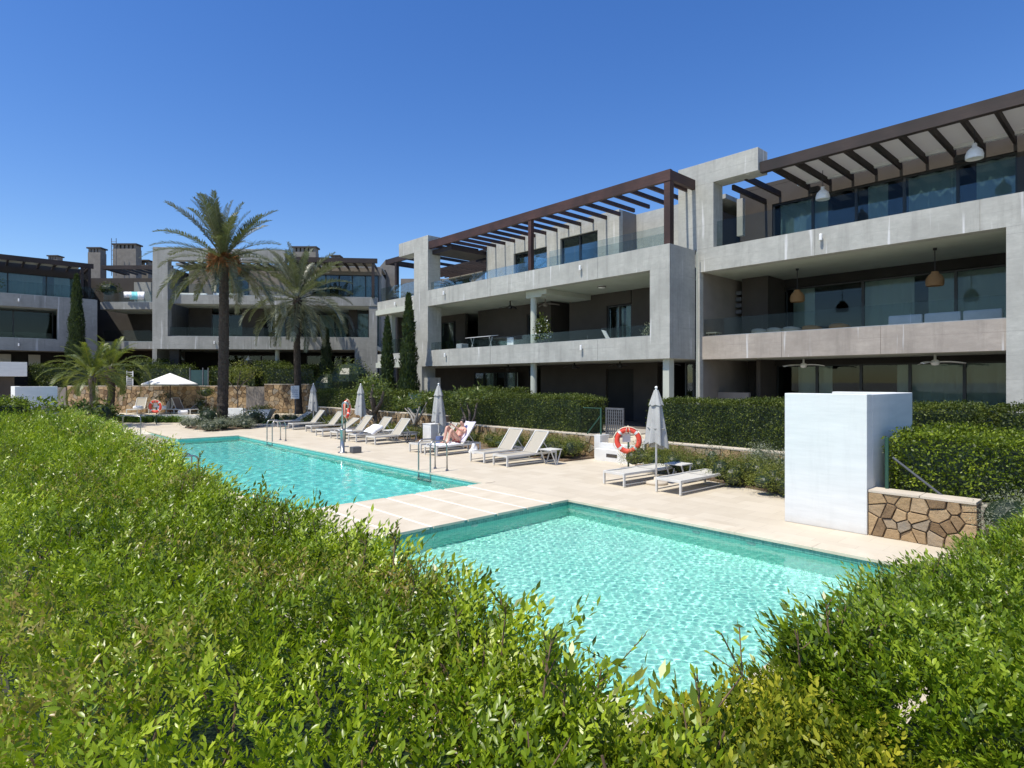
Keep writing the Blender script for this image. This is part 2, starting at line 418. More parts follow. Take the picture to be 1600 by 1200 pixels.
def shell(pts_n, size, spread=.9, jit=.05, wr=.5):
    """loose single leaves over a surface: pts_n = (P, N)"""
    P, Nn = pts_n; n = len(P)
    D = unit(Nn * .35 + randu(n) * spread)
    return leaves(P + Nn * rng.normal(size=(n, 1)) * jit, D, unit(Nn + randu(n) * .9), size * rng.uniform(.6, 1.3, n), wr)
def box_pts(x0, x1, y0, y1, z0, z1, dens, faces='xytXY'):
    Ps, Ns = [], []
    def add(n, f, nn):
        n = int(n); u = rng.random((n, 2)); Ps.append(f(u)); Ns.append(np.tile(nn, (n, 1)).astype(float))
    dx, dy, dz = x1 - x0, y1 - y0, z1 - z0
    one = lambda u, v: np.full(len(u), v)
    if 'x' in faces: add(dy * dz * dens, lambda u: np.stack([one(u, x0), y0 + dy * u[:, 0], z0 + dz * u[:, 1]], 1), (-1, 0, 0))
    if 'X' in faces: add(dy * dz * dens, lambda u: np.stack([one(u, x1), y0 + dy * u[:, 0], z0 + dz * u[:, 1]], 1), (1, 0, 0))
    if 'y' in faces: add(dx * dz * dens, lambda u: np.stack([x0 + dx * u[:, 0], one(u, y0), z0 + dz * u[:, 1]], 1), (0, -1, 0))
    if 'Y' in faces: add(dx * dz * dens, lambda u: np.stack([x0 + dx * u[:, 0], one(u, y1), z0 + dz * u[:, 1]], 1), (0, 1, 0))
    if 't' in faces: add(dx * dy * dens, lambda u: np.stack([x0 + dx * u[:, 0], y0 + dy * u[:, 1], one(u, z1)], 1), (0, 0, 1))
    P = np.concatenate(Ps); Nn = np.concatenate(Ns)
    # gentle lumps, rounded arrises
    P += Nn * (.04 * np.sin(P[:, [0]] * 2.3 + 1) * np.sin(P[:, [1]] * 1.7) + .03 * np.sin(P[:, [2]] * 5 + P[:, [1]] * 3))
    return P, Nn
def box_hedge(label, group, x0, x1, y0, y1, z0, z1, size, mat, dens_k=5.0, faces='xytXY', loc=None, rz=0, spikes=0):
    """coordinates relative to loc (default: box centre foot)"""
    if loc is None: loc = ((x0 + x1) / 2, (y0 + y1) / 2, z0)
    x0 -= loc[0]; x1 -= loc[0]; y0 -= loc[1]; y1 -= loc[1]; z0 -= loc[2]; z1 -= loc[2]
    t = thing('hedge', label, 'hedge', loc, rz, group)
    i = min(.12, (x1 - x0) / 5, (y1 - y0) / 5)
    MB().box(x0 + i, x1 - i, y0 + i, y1 - i, z0, z1 - i).build('dark_filler', 'leaf_dark', t)  # solid dark filler added against see-through, standing in for the shaded inside
    dens = dens_k / (size * size)
    v_ = faces.replace('t', '')
    parts = [shell(box_pts(x0, x1, y0, y1, z0, z1, dens * .9, 't'), size, jit=size * .7), shell(box_pts(x0, x1, y0, y1, z0, z1, dens * .22, v_), size, jit=size * .8),
             shell(box_pts(x0 + i * .5, x1 - i * .5, y0 + i * .5, y1 - i * .5, z0, z1 - i * .3, dens * .6, v_), size, jit=size * 1.2)]
    foliage_obj('foliage', parts, mat, t)
    return t
def lump_pts(lumps, n, low=-.5):
    """points on ellipsoid lumps (cx,cy,cz,rx,ry,rz)"""
    w = np.array([l[3] * l[4] + l[4] * l[5] + l[3] * l[5] for l in lumps]); w = w / w.sum(); Ps, Ns = [], []
    for l, f in zip(lumps, w):
        m = max(8, int(n * f)); d = randu(m); d = d[d[:, 2] > low]; rr = rng.uniform(.72, 1.08, (len(d), 1))
        Ps.append(np.array(l[:3]) + d * np.array(l[3:]) * rr); Ns.append(d)
    return np.concatenate(Ps), np.concatenate(Ns)
# ------------------------------------------------------------------ ground, deck, pools
def grid_sheet(name, xs, ys, skip, z, mat):
    idx = {}; mb = MB()
    for i in range(len(xs)):
        for j in range(len(ys)):
            idx[i, j] = len(mb.v); mb.v.append((xs[i], ys[j], z))
    for i in range(len(xs) - 1):
        for j in range(len(ys) - 1):
            if (i, j) not in skip: mb.f.append((idx[i, j], idx[i + 1, j], idx[i + 1, j + 1], idx[i, j + 1]))
    return struct(name, mb, mat)
PX0, PX1 = 3.6, 9.05      # near pool
BX0, BXm = 4.3, 6.6       # big pool left edge, beach right edge
WZ = -.10
xs = [-20, PX0, BX0, BXm, PX1, 34]; ys = [-14, 2.25, 8.17, 10.8, 27.8, 34, 44]
skip = {(1, 1), (2, 1), (3, 1), (2, 3), (3, 3), (2, 4)}
grid_sheet('pool_deck', xs, ys, skip, 0, 'deck_stone')
xo = [-900, -20, 34, 900]; yo = [-900, -14, 44, 900]
grid_sheet('ground', xo, yo, {(1, 1)}, -.004, 'gravel')
# far hills
mb = MB(); N_ = 90
for i in range(N_ + 1):
    a = R(-75 + 150 * i / N_); rr = 700; hh = 16 + 11 * math.sin(i * .31) + 6 * math.sin(i * .83 + 1)
    c_, s_ = math.sin(a + R(30)) * rr, math.cos(a + R(30)) * rr
    mb.v += [(c_, s_, -2), (c_ * 1.04, s_ * 1.04, hh), (c_ * 1.3, s_ * 1.3, -2)]
for i in range(N_): 
    for k in (0, 1): mb.f.append((3 * i + k, 3 * i + 3 + k, 3 * i + 4 + k, 3 * i + 1 + k))
struct('hills', mb, 'hills', smooth=True)

def ripple(x, y, amp, seed, lr):
    r_ = np.random.default_rng(seed); z = np.zeros_like(x)
    for i in range(26):
        lam = r_.uniform(*lr); a = r_.uniform(0, 2 * np.pi); k = 2 * np.pi / lam
        z += lam ** 1.1 * np.sin(k * (x * np.cos(a) + y * np.sin(a)) + r_.uniform(0, 6.28) + 1.2 * np.sin(x * 1.3 + i) + 1.1 * np.cos(y * 1.1 + i * 2))
    return z * amp
def water(name, x0, x1, y0, y1, step, amp, seed, lr=(.1, .3)):
    nx = int((x1 - x0) / step) + 1; ny = int((y1 - y0) / step) + 1
    X, Y = np.meshgrid(np.linspace(x0, x1, nx), np.linspace(y0, y1, ny), indexing='ij')
    Z = WZ + ripple(X, Y, amp, seed, lr)
    V = np.stack([X, Y, Z], -1).reshape(-1, 3)
    I = np.arange(nx * ny).reshape(nx, ny)
    F = np.stack([I[:-1, :-1], I[1:, :-1], I[1:, 1:], I[:-1, 1:]], -1).reshape(-1, 4)
    o = link(name, npmesh(name, V, F, 'water', smooth=True)); tag(o, kind='structure')
    return o
def watermat():
    m, nt, N, L, P = nodes('water'); N.remove(P)
    g = N.new('ShaderNodeBsdfGlossy'); g.inputs['Roughness'].default_value = .03
    rf = N.new('ShaderNodeBsdfRefraction'); rf.inputs['IOR'].default_value = 1.33; rf.inputs['Roughness'].default_value = 0
    rf.inputs[0].default_value = (.97, 1, 1, 1)
    f = N.new('ShaderNodeFresnel'); f.inputs[0].default_value = 1.33
    ms = N.new('ShaderNodeMixShader'); L.new(f.outputs[0], ms.inputs[0]); L.new(rf.outputs[0], ms.inputs[1]); L.new(g.outputs[0], ms.inputs[2])
    L.new(ms.outputs[0], N['Material Output'].inputs[0]); MAT['water'] = m
watermat()
D1, D2 = -1.0, -1.5
# near pool basin: floor and walls, rim tile band up to the deck
def basin(name, x0, x1, y0, y1, zb):
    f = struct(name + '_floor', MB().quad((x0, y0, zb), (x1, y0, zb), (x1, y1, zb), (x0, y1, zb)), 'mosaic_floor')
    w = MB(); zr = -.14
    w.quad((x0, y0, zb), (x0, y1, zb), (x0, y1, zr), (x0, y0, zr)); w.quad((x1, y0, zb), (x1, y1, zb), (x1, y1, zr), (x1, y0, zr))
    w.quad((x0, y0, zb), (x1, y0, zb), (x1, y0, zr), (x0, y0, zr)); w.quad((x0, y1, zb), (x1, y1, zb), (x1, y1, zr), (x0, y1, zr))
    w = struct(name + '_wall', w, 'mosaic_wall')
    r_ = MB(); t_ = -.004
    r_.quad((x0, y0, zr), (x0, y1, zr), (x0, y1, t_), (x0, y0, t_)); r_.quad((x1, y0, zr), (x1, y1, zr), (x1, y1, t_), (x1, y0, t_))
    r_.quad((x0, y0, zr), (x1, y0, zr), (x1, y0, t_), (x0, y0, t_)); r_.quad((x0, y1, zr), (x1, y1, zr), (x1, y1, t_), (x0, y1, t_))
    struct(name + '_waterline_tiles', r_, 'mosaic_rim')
    return f, w
recv = list(basin('near_pool', PX0, PX1, 2.25, 8.17, D1))
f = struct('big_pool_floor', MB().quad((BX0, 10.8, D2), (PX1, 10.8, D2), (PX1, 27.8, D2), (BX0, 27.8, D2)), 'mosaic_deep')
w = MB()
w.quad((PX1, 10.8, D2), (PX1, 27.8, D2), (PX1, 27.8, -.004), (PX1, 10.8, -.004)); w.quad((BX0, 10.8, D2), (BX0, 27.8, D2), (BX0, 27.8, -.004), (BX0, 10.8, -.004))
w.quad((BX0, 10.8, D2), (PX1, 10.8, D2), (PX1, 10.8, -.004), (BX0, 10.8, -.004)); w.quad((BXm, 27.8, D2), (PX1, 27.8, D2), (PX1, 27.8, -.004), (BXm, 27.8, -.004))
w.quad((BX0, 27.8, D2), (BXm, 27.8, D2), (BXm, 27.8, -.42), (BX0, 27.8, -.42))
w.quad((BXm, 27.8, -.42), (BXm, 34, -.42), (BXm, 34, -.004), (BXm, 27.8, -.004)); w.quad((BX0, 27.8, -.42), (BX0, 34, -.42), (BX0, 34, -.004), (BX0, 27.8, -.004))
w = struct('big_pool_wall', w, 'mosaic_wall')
b = struct('beach_entry', MB().quad((BX0, 27.8, -.42), (BXm, 27.8, -.42), (BXm, 34, -.002), (BX0, 34, -.002)), 'beach_floor')
recv += [f, w, b]
wat = [water('near_pool_water', PX0, PX1, 2.25, 8.17, .012, .0015, 3, (.05, .15)), water('big_pool_water', BX0, PX1, 10.8, 27.8, .04, .0013, 5, (.16, .5)),
       water('beach_water', BX0, BXm, 27.8, 33.2, .06, .002, 8)]
for o in recv: o.cycles.is_caustics_receiver = True
for o in wat: o.cycles.is_caustics_caster = True
sl.cycles.is_caustics_light = True
# coping edge: a thin bull-nose stone rim, laid in lengths
def coping(x0, y0, x1, y1, nx, ny, grp):
    L_ = math.hypot(x1 - x0, y1 - y0); n = max(1, round(L_ / 1.2)); 
    root = MB()
    for i in range(n):
        a, b = i / n, (i + 1) / n; g = .0012 / L_
        p = [x0 + (x1 - x0) * (a + g), y0 + (y1 - y0) * (a + g)]; q = [x0 + (x1 - x0) * (b - g), y0 + (y1 - y0) * (b - g)]
        xa, xb = sorted((min(p[0], q[0]) - (.02 if nx < 0 else .3 * (nx == 0) * 0), max(p[0], q[0]) + (.02 if nx > 0 else 0)))
        w0 = .32
        if nx: bx = (x0 - .025, x0 + w0) if nx > 0 else (x0 - w0, x0 + .025); by = tuple(sorted((p[1], q[1])))
        else: by = (y0 - .025, y0 + w0) if ny > 0 else (y0 - w0, y0 + .025); bx = tuple(sorted((p[0], q[0])))
        m_ = MB().box(bx[0], bx[1], by[0], by[1], -.035, .012)
        o = m_.build('coping_stone', 'slab_stone', parent=grp, bev=.006)
cg = tag(link('pool_coping', None), kind='structure')
coping(PX1, 2.25, PX1, 8.17, 1, 0, cg); coping(PX1, 10.8, PX1, 27.8, 1, 0, cg)
coping(BXm, 27.8, PX1, 27.8, 0, 1, cg); coping(BXm, 28.12, BXm, 34, 1, 0, cg)
coping(PX0, 2.25, PX1, 2.25, 0, -1, cg); coping(PX0, 2.25, PX0, 8.17, -1, 0, cg); coping(BX0, 10.8, BX0, 27.8, -1, 0, cg)
# walkway between the pools: long stone slabs with wide pale joints
wk = struct('pool_walkway', MB().box(PX0, PX1 + .01, 8.172, 10.798, -.3, .004), 'slab_joint')
x = PX0 + .03; i = 0
while x < PX1 - .3:
    wd = (.60, .66, .58, .64)[i % 4]; x2 = min(x + wd, PX1 - .02)
    MB().box(x, x2, 8.15, 10.82, -.03, .012 + .002 * (i % 3)).build('slab', 'slab_stone', wk, bev=.005)
    x = x2 + .085; i += 1
# round white inlets / lights on the near-pool and big-pool walls
def inlet(x, y, z, nx, label):
    o = MB().lathe([(0, .02), (.06, .02), (.075, .01), (.08, 0)], 14).build('pool_light', 'white_paint', smooth=True, loc=(x, y, z))
    o.rotation_euler = (0, R(-90), 0) if nx else (R(90), 0, 0)
    tag(o, label, 'pool light', 'round lights in the pool walls')
for y, l in ((6.9, 'round white light in the right wall of the near pool, nearest its far corner'), (5.3, 'round white light halfway along the right wall of the near pool'), (4.35, 'round white light in the right wall of the near pool, nearest the camera')):
    inlet(PX1, y, -.2, 1, l)
inlet(6.6, 8.17, -.2, 0, 'round white light in the near pool wall under the stone walkway')
for y, l in ((12.1, 'round white light in the big pool wall beside the nearest ladder'), (15.2, 'round white light in the big pool wall between ladder and steel post'), (17.4, 'round white light in the big pool wall just before the steel post'), (20.6, 'round white light in the big pool wall beyond the steel post')):
    inlet(PX1, y, -.22, 1, l)

# raised hedge bed and footpath at the camera, retaining edge
struct('footpath', MB().box(-4, -.12, -14, 24, .003, .85), 'gravel')
struct('hedge_bed', MB().prism([(-.12, -2.2), (12, -2.2), (12, .75), (1.45, .75), (1.5, 4), (2.05, 14), (2.1, 21), (-.12, 21)], .003, .88), 'soil')
# planting beds by the terrace walls
struct('left_planting_bed', MB().prism([(13.2, 12.1), (14.62, 12.0), (14.62, 36), (13.9, 36), (13.3, 24)], .003, .05), 'soil')
struct('right_planting_bed', MB().prism([(12.5, 4.6), (14.4, 4.6), (14.4, 10.2), (14.1, 10.2)], .003, .03), 'soil')
struct('palm_bed', MB().prism([(8.7, 31.0), (10.8, 31.4), (11.0, 34.2), (8.5, 34.4)], .003, .06), 'soil')
# raised terrace under the right buildings
struct('terrace_ground', MB().box(14.85, 33.9, 11.8, 33, .003, .66).box(14.6, 33.9, -13.9, 10.28, .003, .66).box(10.7, 14.6, -13.9, 3.0, .003, .62), 'gravel')
struct('gate_path', MB().box(14.9, 33.8, 10.28, 11.8, .003, .62).box(14.55, 14.9, 10.3, 11.8, .003, .4), 'slab_stone')

# ------------------------------------------------------------------ stone walls (Voronoi rubble, each stone proud of the mortar)
def clip(poly, px, py, nx, ny):
    out = []
    for i in range(len(poly)):
        a, b = poly[i], poly[(i + 1) % len(poly)]
        da = (a[0] - px) * nx + (a[1] - py) * ny; db = (b[0] - px) * nx + (b[1] - py) * ny
        if da <= 0: out.append(a)
        if (da < 0 < db) or (db < 0 < da):
            t = da / (da - db); out.append((a[0] + (b[0] - a[0]) * t, a[1] + (b[1] - a[1]) * t))
    return out
def rubble(L_, H, sz, seed, gap=.007):
    r_ = random.Random(seed); cells = []; pts = []
    nx = max(1, round(L_ / sz)); nz = max(1, round(H / sz * 1.15))
    for i in range(nx):
        for j in range(nz):
            pts.append(((i + .5 + r_.uniform(-.42, .42)) * L_ / nx, (j + .5 + r_.uniform(-.4, .4)) * H / nz))
    for i, p in enumerate(pts):
        poly = [(0, 0), (L_, 0), (L_, H), (0, H)]
        for j, q in enumerate(pts):
            if i == j: continue
            dx, dz = q[0] - p[0], q[1] - p[1]; d = math.hypot(dx, dz)
            if d > sz * 3.2: continue
            poly = clip(poly, p[0] + dx / 2 - dx / d * gap, p[1] + dz / 2 - dz / d * gap, dx / d, dz / d)
            if len(poly) < 3: break
        if len(poly) >= 3: cells.append(poly)
    return cells
def stone_face(parent, L_, H, sz, seed, singles=True, side=-1, depth=.05):
    """stones on the local plane y=0, x along, z up, facing -y"""
    r_ = random.Random(seed + 5); V = []; F = []; T = []
    for poly in rubble(L_, H, sz, seed):
        n = len(poly); cx = sum(p[0] for p in poly) / n; cz = sum(p[1] for p in poly) / n
        d = depth * r_.uniform(.5, 1.3); m = MB(); tx, tz = r_.uniform(-.06, .06), r_.uniform(-.06, .06)
        for k, (dd, s_) in enumerate(((.02, 1), (-d * .7, .98), (-d, .9))):
            for p in poly: m.v.append((cx + (p[0] - cx) * s_, dd + (p[0] - cx) * tx * (k > 0) + (p[1] - cz) * tz * (k > 0), cz + (p[1] - cz) * s_))
        for k in range(2):
            for i in range(n): j = (i + 1) % n; m.f.append((k * n + i, k * n + j, (k + 1) * n + j, (k + 1) * n + i))
        m.f.append(tuple(2 * n + i for i in range(n)))
        if singles: m.build('stone', 'wall_stone', parent)
        else:
            o = len(V); V += m.v; F += [tuple(o + i for i in q) for q in m.f]; T += [r_.random()] * len(m.v)
    if not singles:
        me = bpy.data.meshes.new('stones'); me.from_pydata(V, [], F); me.materials.append(MAT['wall_stone'])
        a = me.attributes.new('tint', 'FLOAT', 'POINT'); a.data.foreach_set('value', np.array(T, dtype=np.float32))
        tag(link('stones', me, parent), kind='stuff')
def stone_wall(label, x, y, z, rz, L_, H, sz, seed, singles, thick=.3, cap=True, grp='rubble stone retaining walls'):
    t = thing('stone_wall', label, 'wall', (x, y, z), rz, grp)
    MB().box(0, L_, .0, thick, 0, H).build('mortar', 'mortar', t)
    stone_face(t, L_, H, sz, seed, singles)
    if cap:
        n = max(1, round(L_ / .8)); 
        for i in range(n):
            MB().box(L_ * i / n + .004, L_ * (i + 1) / n - .004, -.045, thick + .03, H + .001, H + .04).build('coping_stone', 'stone_cap', t, bev=.006)
    return t
# right of the white block: runs along Y from 3.14 down to 1.8, facing -X  (rz=-90: local x -> -Y, local -y -> -X)
stone_wall('honey coloured rubble stone wall under the box hedge, right of the white shower wall', 10.46, 3.13, 0, R(-90), 1.36, .67, .19, 2, True)
stone_wall('low rubble stone wall ending in a white pillar left of the garden gate', 14.62, 20.0, 0, R(-90), 7.95, .68, .24, 4, True)
stone_wall('low rubble stone wall behind the shrubs right of the garden gate', 14.42, 10.0, 0, R(-90), 7.0, .66, .26, 6, True)
stone_wall('far stretch of rubble stone wall behind the frangipani trees', 14.62, 33.5, 0, R(-90), 13.45, .95, .3, 8, False)
VR = R(-42.53)                # direction of the far garden terrace
def fr(r, d, z=0): return (.676 * d + .737 * r, .737 * d - .676 * r, z)
x_, y_, _ = fr(-28.8, 38.8)
stone_wall('long honey coloured rubble stone wall behind the sunbathing terrace', x_, y_, .38, VR, 11.6, 1.70, .3, 12, False)
x_, y_, _ = fr(-15.8, 38.2)
stone_wall('shorter tall rubble stone wall behind the white pool rules sign', x_, y_, .38, VR, 4.3, 1.82, .3, 14, False)
# grey rendered pillar between them
x_, y_, _ = fr(-17.15, 38.6)
o = MB().box(0, 1.25, 0, .4, 0, 1.7).build('grey_pillar', 'taupe_light', loc=(x_, y_, .36), rz=VR, bev=.01)
tag(o, 'plain grey rendered pillar between the two far stone walls', 'pillar')
x_, y_, _ = fr(-29.85, 38.7)
o = MB().box(0, 1.0, 0, .4, 0, 1.65).build('grey_pillar', 'taupe_light', loc=(x_, y_, .36), rz=VR, bev=.01)
tag(o, 'plain grey rendered pillar at the left end of the far stone wall', 'pillar')
# sunbathing terrace, higher garden behind, planting strip in front
t = tag(link('garden_terrace', None, None, fr(0, 0), VR), kind='structure')
MB().box(-60, -11.8, 36.2, 38.95, .003, .37).build('paving', 'slab_stone', t)
MB().box(-60, -15.2, 36.03, 36.22, .003, .39).build('retaining_edge', 'white_paint', t)
t = tag(link('upper_garden', None, None, fr(0, 0), VR), kind='structure')
MB().box(-70, -11.4, 39.12, 90, .003, 2.0).build('lawn', 'soil', t)
MB().box(-11.39, -6, 39.3, 90, .003, 1.2).build('path', 'soil', t)

# ------------------------------------------------------------------ buildings
class Bld:
    def __init__(s, name, label, loc, mode, rz=0):
        s.loc = loc; s.mode = mode
        s.rz = R(-90) if mode == 'X' else rz
        s.root = thing(name, label, 'building', loc, s.rz)
    def p(s, a, t, z):
        x0, y0, z0 = s.loc
        if s.mode == 'X': return (y0 - a, t - x0, z - z0)
        if s.mode == 'Y': return (a - x0, t - y0, z - z0)
        return (a, t, z - z0)
    def box(s, mb, a0, a1, t0, t1, z0, z1):
        p, q = s.p(a0, t0, z0), s.p(a1, t1, z1); mb.box(p[0], q[0], p[1], q[1], p[2], q[2]); return mb
    def part(s, name, mat, *boxes, parent=None, bev=0):
        first = None
        for b_ in boxes:
            o = s.box(MB(), *b_).build(name, mat, parent or s.root, bev=bev); first = first or o
        return first
    def band(s, a0, a1, t, th, z0, z1, n, mat='concrete', cols=()):
        """solid concrete band with separate facing panels (joints recessed)"""
        o = s.part('band', mat, (a0, a1, t + .02, t + th, z0, z1))
        for i in range(n):
            b0 = a0 + (a1 - a0) * i / n; b1 = a0 + (a1 - a0) * (i + 1) / n
            g0 = .006 if i else 0; g1 = .006 if i < n - 1 else 0
            s.part('panel', mat, (b0 + g0, b1 - g1, t, t + .03, z0 - .002, z1 + .002), parent=o)
        return o
    def glazing(s, a0, a1, t, z0, z1, n, curtain=None, fr_=.055, opens=(), glass='window_glass'):
        w = MB(); s.box(w, a0 + 0, a1, t, t + .1, z1 - fr_, z1); s.box(w, a0, a1, t, t + .1, z0, z0 + fr_)
        for i in range(n + 1):
            a = a0 + (a1 - a0) * i / n; e = fr_ if i in (0, n) else fr_ * .8
            lo, hi = (a, a + e) if i == 0 else ((a - e, a) if i == n else (a - e / 2 - .02, a + e / 2 + .02))
            s.box(w, lo, hi, t + .002, t + .098, z0 + fr_, z1 - fr_)
        w = w.build('window', 'frame_metal', s.root)
        for i in range(n):
            if i in opens: continue
            b0 = a0 + (a1 - a0) * i / n + .04; b1 = a0 + (a1 - a0) * (i + 1) / n - .04
            s.part('pane', glass, (b0, b1, t + .04, t + .052, z0 + fr_, z1 - fr_), parent=w)
        if curtain:
            for c0, c1 in curtain:
                m = MB(); k = max(6, int(abs(c1 - c0) * 9)); 
                for i in range(k + 1):
                    a = c0 + (c1 - c0) * i / k; tt = t + .25 + .05 * math.sin(i * 2.1) + .02 * math.sin(i * .7)
                    m.v += [s.p(a, tt, z0 + .03), s.p(a, tt, z1 - .03)]
                for i in range(k): m.f.append((2 * i, 2 * i + 2, 2 * i + 3, 2 * i + 1))
                m.build('curtain', 'curtain', w, smooth=True)
        return w
    def rail(s, a0, a1, t, z0, z1, n, th=.016):
        r_ = s.part('glass_balustrade', 'steel', (a0, a1, t - .008, t + .024, z0, z0 + .03))
        for i in range(n):
            b0 = a0 + (a1 - a0) * i / n; b1 = a0 + (a1 - a0) * (i + 1) / n; sg = .008 if b1 > b0 else -.008
            s.part('pane', 'rail_glass', (b0 + sg, b1 - sg, t, t + th, z0 + .031, z1), parent=r_)
        return r_
    def pergola(s, a0, a1, t0, t1, z0, z1, n, mat, fw=.14, posts=(), ends=(), rh=.16, rw=.09, pz=7.1, rz0=None, phase=.5):
        b_ = s.part('pergola', mat, (a0, a1, t0, t0 + fw, z0, z1))
        for e in ends: s.part('beam', mat, (e, e + .14, t0 + fw + .002, t1, z0 + .02, z1 - .02), parent=b_)
        for q in posts: s.part('post', mat, (q - .09, q + .09, t0 + .02, t0 + .2, pz, z0 - .001), parent=b_)
        me = None; zz = z0 + .02 if rz0 is None else rz0
        for i in range(n):
            a = a0 + (a1 - a0) * (i + phase) / n
            if any(abs(a - e - .07) < .13 for e in ends): continue
            if me is None:
                q = s.p(a, t0 + fw + .003, zz); me = MB(); s.box(me, a - rw / 2, a + rw / 2, t0 + fw + .003, t1, zz, zz + rh)
                me.v = [(v[0] - q[0], v[1] - q[1], v[2] - q[2]) for v in me.v]; me = me.mesh('rafter', mat)
            link('rafter', me, b_, s.p(a, t0 + fw + .003, zz))
        return b_
    def lamp(s, a, t, z):
        """downlight: white cap over a dark tube, standing off the band"""
        x, y, z = s.p(a, t, z); mb = MB()
        mb.lathe([(0, .19), (.04, .19), (.047, .175), (.047, .0), (.0, .0)], 12, (x, y - .09, z)); mb.box(x - .018, x + .018, y - .06, y, z + .05, z + .11)
        mb.build('wall_lamp', 'lamp_white', s.root)
ZB, ZT, ZB2, ZT2 = 3.19, 4.0, 6.30, 7.11

# ---- middle block
A = Bld('apartment_building', 'grey concrete apartment block with reddish timber roof pergola and recessed balcony, behind the loungers', (17.75, 18.6, .6), 'X')
A.band(11.4, 27.1, 17.75, .35, ZB2, ZT2, 5); A.band(11.4, 27.1, 17.75, .35, ZB, ZT, 5)
A.part('pier', 'concrete', (11.402, 12.2, 17.752, 18.3, ZT + .003, ZB2 - .003))
A.part('pier', 'concrete', (25.8, 27.1, 17.752, 18.6, ZT + .003, ZB2 - .003))
A.part('pier', 'concrete', (26.35, 27.1, 17.752, 18.6, .66, ZB - .003), (25.85, 26.35, 17.9, 18.6, .66, 2.6))
o = A.part('side_wall', 'concrete', (11.4, 11.7, 18.1, 19.38, ZB, ZT2))
# notch and frame over the left end
A.part('frame', 'concrete', (25.8, 27.1, 17.752, 18.54, ZT2 + .003, 9.99), (27.1, 28.6, 17.752, 18.54, 9.27, 9.99), bev=.008)
# slabs and soffits
A.part('floor_slab', 'soffit', (11.702, 31.7, 18.08, 27, ZB2 + .012, 6.6)); A.part('floor_slab', 'soffit', (11.702, 31.7, 18.08, 27, ZB + .012, 3.5))
A.part('floor_slab', 'room_floor', (11.702, 31.7, 18.3, 27, .6, .68))
# terrace level walls
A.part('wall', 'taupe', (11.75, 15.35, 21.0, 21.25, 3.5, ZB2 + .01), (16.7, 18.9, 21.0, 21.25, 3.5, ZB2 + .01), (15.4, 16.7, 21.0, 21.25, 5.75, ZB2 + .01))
A.glazing(15.38, 16.68, 21.05, 3.52, 5.72, 2, glass='shade_glass', curtain=((15.45, 15.85), (16.0, 16.3)))
A.part('wall', 'taupe', (20.2, 21.0, 21.1, 21.35, 3.5, 6.31), (21.9, 25.8, 21.1, 21.35, 3.5, 6.31), (21.0, 21.9, 21.1, 21.35, 5.8, 6.31))
A.glazing(21.02, 21.88, 21.15, 3.52, 5.78, 1)
A.part('wall', 'taupe', (18.9, 20.2, 22.6, 22.8, 3.5, 6.31), (18.8, 18.9, 21.26, 22.6, 3.5, 6.31), (20.2, 20.3, 21.36, 22.6, 3.5, 6.31))
A.part('downstand_beam', 'soffit', (17.6, 18.8, 18.1, 21, 6.1, ZB2 + .01))
MBc = MB().lathe([(.14, 0), (.14, 2.31)], 20, A.p(18.55, 18.3, 3.99)); MBc.build('column', 'soffit', A.root, smooth=True)
A.part('capital', 'soffit', (17.9, 18.85, 18.12, 18.45, 6.02, ZB2 + .01))
A.rail(12.21, 25.79, 17.95, ZT - .0, 4.42, 9)
# roof terrace level
A.part('wall', 'concrete', (15.4, 16.55, 20.2, 20.45, 6.6, 9.6), (18.75, 19.6, 20.2, 20.45, 6.6, 9.6), (21.9, 22.0, 20.2, 20.45, 6.6, 9.6), (23.3, 24.0, 20.2, 20.45, 6.6, 9.6),
       (16.55, 18.75, 20.2, 20.45, 8.95, 9.6), (19.6, 21.9, 20.2, 20.45, 8.75, 9.6), (22.0, 23.3, 20.2, 20.45, 7.6, 9.6))
A.glazing(16.56, 18.74, 20.3, 6.62, 8.94, 2, opens=()); A.glazing(19.62, 21.88, 20.3, 6.62, 8.74, 2); A.glazing(22.0, 23.3, 20.3, 6.62, 7.6, 1)
A.part('wall', 'concrete', (11.72, 15.4, 21.4, 21.6, 6.6, 9.6)); A.part('wall', 'taupe_light', (15.4, 15.6, 20.46, 21.6, 6.6, 9.6))
A.part('wall', 'taupe_light', (24.0, 31.7, 23.5, 23.8, 6.6, 8.3), (23.8, 24.0, 20.46, 23.5, 6.6, 9.6))
A.part('roof', 'concrete', (11.4, 24.0, 21.6, 27, 9.45, 9.62)); A.part('wall', 'taupe', (11.4, 31.7, 27, 27.3, .6, 9.62), (31.5, 31.7, 19.5, 27, .6, 6.6), (11.2, 11.4, 23.4, 27, .6, 9.6))
P1_ = A.pergola(11.4, 25.78, 17.78, 20.2, 9.28, 9.66, 20, 'red_wood', posts=(18.3,), ends=(11.4,), pz=ZT2, rw=.08, rh=.15)
A.part('post', 'red_wood', (11.42, 11.66, 17.8, 18.04, ZT2, 9.279), parent=P1_)
A.pergola(24.1, 25.75, 20.6, 23.5, 9.25, 9.5, 1, 'dark_wood', ends=(24.2, 25.6))
pg = A.part('pergola', 'dark_wood', (24.1, 25.75, 18.0, 20.55, 9.0, 9.22))
for k in range(8): A.part('rafter', 'dark_wood', (24.05, 31, 20.9 + k * .34, 20.98 + k * .34, 9.0, 9.14), parent=pg)
A.rail(11.7, 25.79, 17.93, ZT2 + .003, 7.55, 9)
A.rail(11.66, 17.2, 17.86, ZT2 + .003, 7.78, 4)
